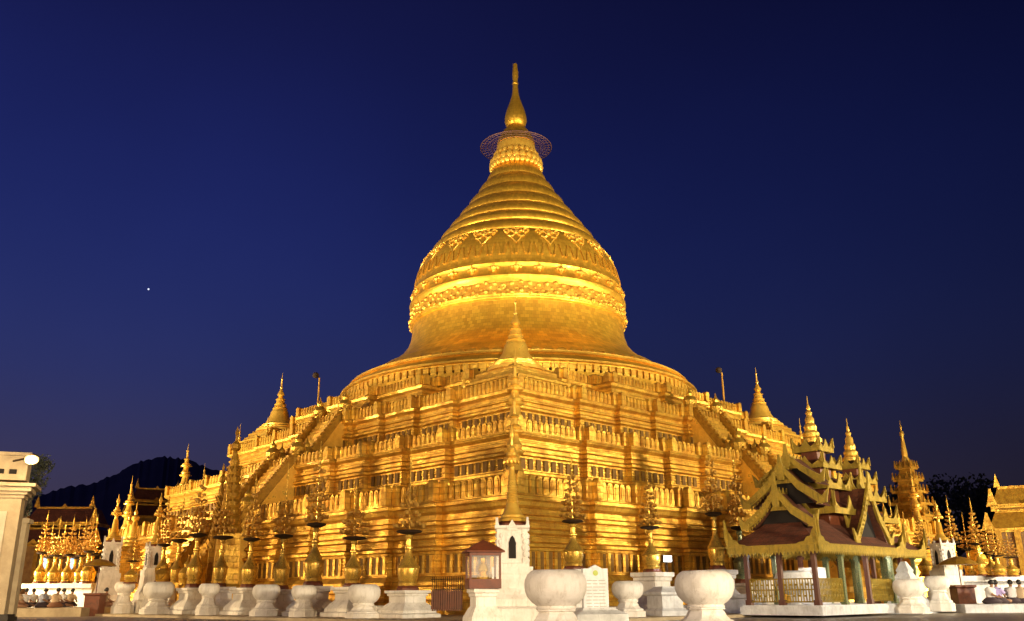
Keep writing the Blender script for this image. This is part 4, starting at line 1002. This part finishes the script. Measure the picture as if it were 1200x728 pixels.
# ------------------------------------------------------------------ parasols / small booths by the shrines
def parasol(x, ytop, d, w_, label):
    p = at(x, 683, d); p.z = GZ; h = rheight(ytop, x, p)
    t = thing('parasol', label, 'parasol', p, 0, 'small parasols by the shrines')
    m = MB(); m.tube((0, 0, .3), (0, 0, h), .03, .03, 6); m.build('pole', WOOD, t)
    m = MB(); m.lathe([(w_, h-.4), (w_*.75, h-.22), (w_*.35, h-.06), (.03, h), (.01, h+.15)], 12, smooth=False); m.build('canopy', GOLDD, t)
    m = MB(); m.sq([(.42, 0), (.42, 1.1), (.5, 1.15), (.5, 1.25)]); m.build('stand', REDW, t)
parasol(114, 655, 47, .95, 'small gold parasol on stand before the far left shrine')
parasol(1126, 652, 40, .95, 'small gold parasol on stand right of the right shrine')

# ------------------------------------------------------------------ people
def skinned(name, pts, eds, rad, m, parent, sub=2):
    me = bpy.data.meshes.new(name); me.from_pydata(pts, eds, []); me.update(); me.materials.append(m)
    o = bpy.data.objects.new(name, me); COL.objects.link(o); o.parent = parent
    md = o.modifiers.new('skin', 'SKIN'); md.use_smooth_shade = True
    if not me.skin_vertices: 
        bm_ = __import__('bmesh').new(); bm_.from_mesh(me); bm_.verts.layers.skin.verify(); bm_.to_mesh(me); bm_.free()
    for i, r_ in enumerate(rad): me.skin_vertices[0].data[i].radius = (r_, r_)
    me.skin_vertices[0].data[0].use_root = True
    s = o.modifiers.new('sub', 'SUBSURF'); s.levels = sub; s.render_levels = sub
    return o
def seated(shirt, skirt, label, pose=0):
    t = thing('person', label, 'person', (0, 0, 0), 0, 'people sitting on the paving')
    fwd = .05 if pose == 0 else .16
    P_ = [(0, 0, .16), (0, fwd*.5, .36), (0, fwd, .56), (0, fwd*1.2, .66), (0, fwd*1.35, .74), (0, fwd*1.5, .84)]
    E_ = [(0, 1), (1, 2), (2, 3), (3, 4), (4, 5)]; R_ = [.15, .13, .14, .075, .05, .095]
    for s_ in (-1, 1):
        b = len(P_)
        P_ += [(s_*.18, fwd, .6), (s_*.24, fwd+.1, .4), (s_*.14, fwd+.3, .28), (s_*.09, fwd+.37, .27)]; R_ += [.06, .05, .04, .03]
        E_ += [(2, b), (b, b+1), (b+1, b+2), (b+2, b+3)]
        for k_ in range(3):
            P_.append((s_*(.05+.03*k_), fwd+.44, .265)); R_.append(.012); E_.append((b+3, len(P_)-1))
        b = len(P_)
        if pose == 0: P_ += [(s_*.15, .1, .13), (s_*.36, .38, .12), (s_*.1, .55, .07), (-s_*.04, .56, .05)]
        else: P_ += [(s_*.13, .1, .2), (s_*.15, .42, .12), (s_*.15, .05, .06), (s_*.15, -.15, .04)]
        R_ += [.1, .075, .06, .04]; E_ += [(0, b), (b, b+1), (b+1, b+2), (b+2, b+3)]
    skinned('body', P_, E_, R_, SKIN, t)
    c = MB(); c.lathe([(.19, .22), (.2, .34), (.2, .5), (.23, .58), (.16, .65), (.07, .69)], 14, (0, fwd*.75, 0))
    for s_ in (-1, 1): c.tube((s_*.17, fwd*.9, .62), (s_*.25, fwd+.12, .42), .085, .07, 8)
    c.build('shirt', shirt, t)
    c = MB(); c.lathe([(.34, .02), (.4, .1), (.3, .2), (.18, .28)], 16, (0, .14, 0)); c.build('skirt', skirt, t)
    h = MB(); h.blob((0, fwd*1.5-.02, .875), .105, 12, 8, 1.05)
    h.blob((0, fwd*1.5-.11, .85), .05, 8, 6); h.build('hair', HAIR, t)
    return t
C1 = mat('shirt_white', (.8, .78, .76), .8); C2 = mat('shirt_blue', (.35, .38, .5), .8); C3 = mat('shirt_tan', (.5, .36, .22), .8); K1 = mat('skirt_dark', (.06, .04, .05), .8); K2 = mat('skirt_brown', (.22, .1, .05), .8)
LAV = mat('shirt_lavender', (.45, .38, .7), .8)
ppl = [(19, 1.5, C3, K2, 'person in tan shirt sitting beside the gate pillar'), (27, .9, C1, K1, 'person in white shirt behind the one beside the pillar'), (37, 1.0, C1, K1, 'person in pale shirt sitting, third from left'), (47, 1.6, C2, K1, 'person in grey blue shirt sitting with bowed back'),
       (52, .6, C1, K2, 'person in white shirt close to the one in grey blue'), (62, 2.6, C3, K2, 'person in tan shirt sitting before the low wall'), (72, 1.9, C1, K1, 'person in white shirt leaning forward before the low wall'), (80, 2.9, C3, K1, 'rightmost sitting person of the left group'), (122, 2.2, C3, K2, 'person in tan shirt sitting below the left parasol')]
for i, (x, rz, a, b, lab) in enumerate(ppl):
    d = 47 + (i*37 % 5)*.7; p = at(x, 707, d); o = seated(a, b, lab, i % 2); o.location = (p.x, p.y, 1.07); o.rotation_euler.z = rz+PI; o.scale = (1.12,)*3
m = MB(); a, b = at(0, 700, 48.6), at(108, 700, 48.6)
c = (a+b)/2; m.box((0, 0, .53), ((b-a).length+8, 6.5, 1.06)); o = m.build('stone_platform', LBASE, None, (c.x-3, c.y, 0)); tag(o, 'low pale stone platform the left group sits on', 'platform')
ppr = [(1158, .7, C1, K1, 'person in white by the low wall right of the shrine'), (1168, 2.0, LAV, K1, 'person in lavender bending forward near the right shrine'), (1186, 2.6, C1, K1, 'dark haired person in white at the right edge'), (1196, 2.2, C3, K1, 'person in dark skirt cut by the right picture edge')]
for i, (x, rz, a, b, lab) in enumerate(ppr):
    d = 38; p = at(x, 700, d); o = seated(a, b, lab, (i+1) % 2); o.location = (p.x, p.y, .98); o.rotation_euler.z = rz+PI; o.scale = (1.1,)*3; o['group'] = 'people sitting at the right'
m = MB(); a, b = at(1125, 700, 39), at(1215, 700, 39); c = (a+b)/2; m.box((0, 0, .485), ((b-a).length+3, 4, .97)); o = m.build('stone_platform', WHITE2, None, (c.x+1, c.y+.5, 0)); tag(o, 'low grey stone platform the right group sits on', 'platform')

# ------------------------------------------------------------------ dark trees against the sky
def tree(x, ytop, d, w_, label, seed):
    rn = random.Random(seed); p = at(x, 683, d); p.z = 0; H = height(ytop, x, p)
    t = thing('broadleaf_tree', label, 'tree', p, 0, 'dark trees beyond the pagoda')
    m = MB(); m.tube((0, 0, 0), (.2, 0, H*.45), .45, .3, 8)
    cl = []
    for i in range(9):
        a = rn.uniform(0, 2*PI); f = rn.uniform(.2, 1); e = (w_*.62*f*math.cos(a), w_*.62*f*math.sin(a), H*rn.uniform(.5, .86))
        m.tube((.2, 0, H*rn.uniform(.3, .45)), e, .16, .05, 5); cl.append((Vector(e), w_*rn.uniform(.26, .42)))
    cl.append((Vector((0, 0, H*.84)), w_*.32)); m.build('trunk', BARK, t)
    c = MB(); s = w_*.032
    for ce, r_ in cl:
        for k in range(750):
            v = Vector((rn.gauss(0, 1), rn.gauss(0, 1), rn.gauss(0, .8))).normalized()*r_*rn.uniform(.35, 1.05)+ce
            n = Vector((rn.uniform(-1, 1), rn.uniform(-1, 1), rn.uniform(-1, 1))).normalized(); u = n.orthogonal().normalized()*s*rn.uniform(.6, 1.3); vv = n.cross(u)*.6
            c.add([v-u, v+vv, v+u, v-vv], [(0, 1, 2, 3)])
    c.build('crown', LEAF, t)
for i, (x, yt, d, w_, lab) in enumerate([(3, 510, 40, 2.0, 'dark tree top over the gate pillar'), (1125, 560, 110, 10, 'round dark tree right of the tiered tower'), (1160, 585, 110, 9, 'dark tree left of the right gold hall roof'), (1045, 588, 120, 7, 'dark tree low between pagoda and tiered tower')]):
    tree(x, yt, d, w_, lab, 50+i)
hb_ = MB(); rn = random.Random(5)
prof_ = [(-60, 600), (0, 588), (40, 582), (75, 572), (110, 566), (140, 553), (165, 541), (190, 535), (215, 538), (245, 548), (280, 560), (330, 585), (380, 610)]
vs_ = []; K = 0
for i in range(len(prof_)-1):
    for q in range(8):
        f = q/8; x = prof_[i][0]*(1-f)+prof_[i+1][0]*f; y = prof_[i][1]*(1-f)+prof_[i+1][1]*f+rn.uniform(-1.6, 1.6)
        c = at(x, y, 330); n = Vector((c.x-CAM.x, c.y-CAM.y, 0)).normalized(); H_ = c.z
        vs_ += [(c-n*90)*1+Vector((0, 0, -c.z)), (c-n*45)+Vector((0, 0, -H_*.35)), c, (c+n*50)+Vector((0, 0, -H_*.4)), (c+n*110)+Vector((0, 0, -H_))]; K += 1
hb_.add(vs_, [(i*5+j, (i+1)*5+j, (i+1)*5+j+1, i*5+j+1) for i in range(K-1) for j in range(4)], True)
tag(hb_.build('hills', mat('hill_haze_tint', (.12, .10, .13), .95, 0, (.08, .07, .10), .05)), kind='structure')  # bluish distance haze is put into the hill colour
# one bright planet
p = at(174, 339, 1500); m = MB(); m.blob((0, 0, 0), 1.9, 8, 6); o = m.build('star', mat('starlight', (1, 1, 1), .5, emit=(.8, .85, 1), estr=1.2), None, p); tag(o, kind='structure')
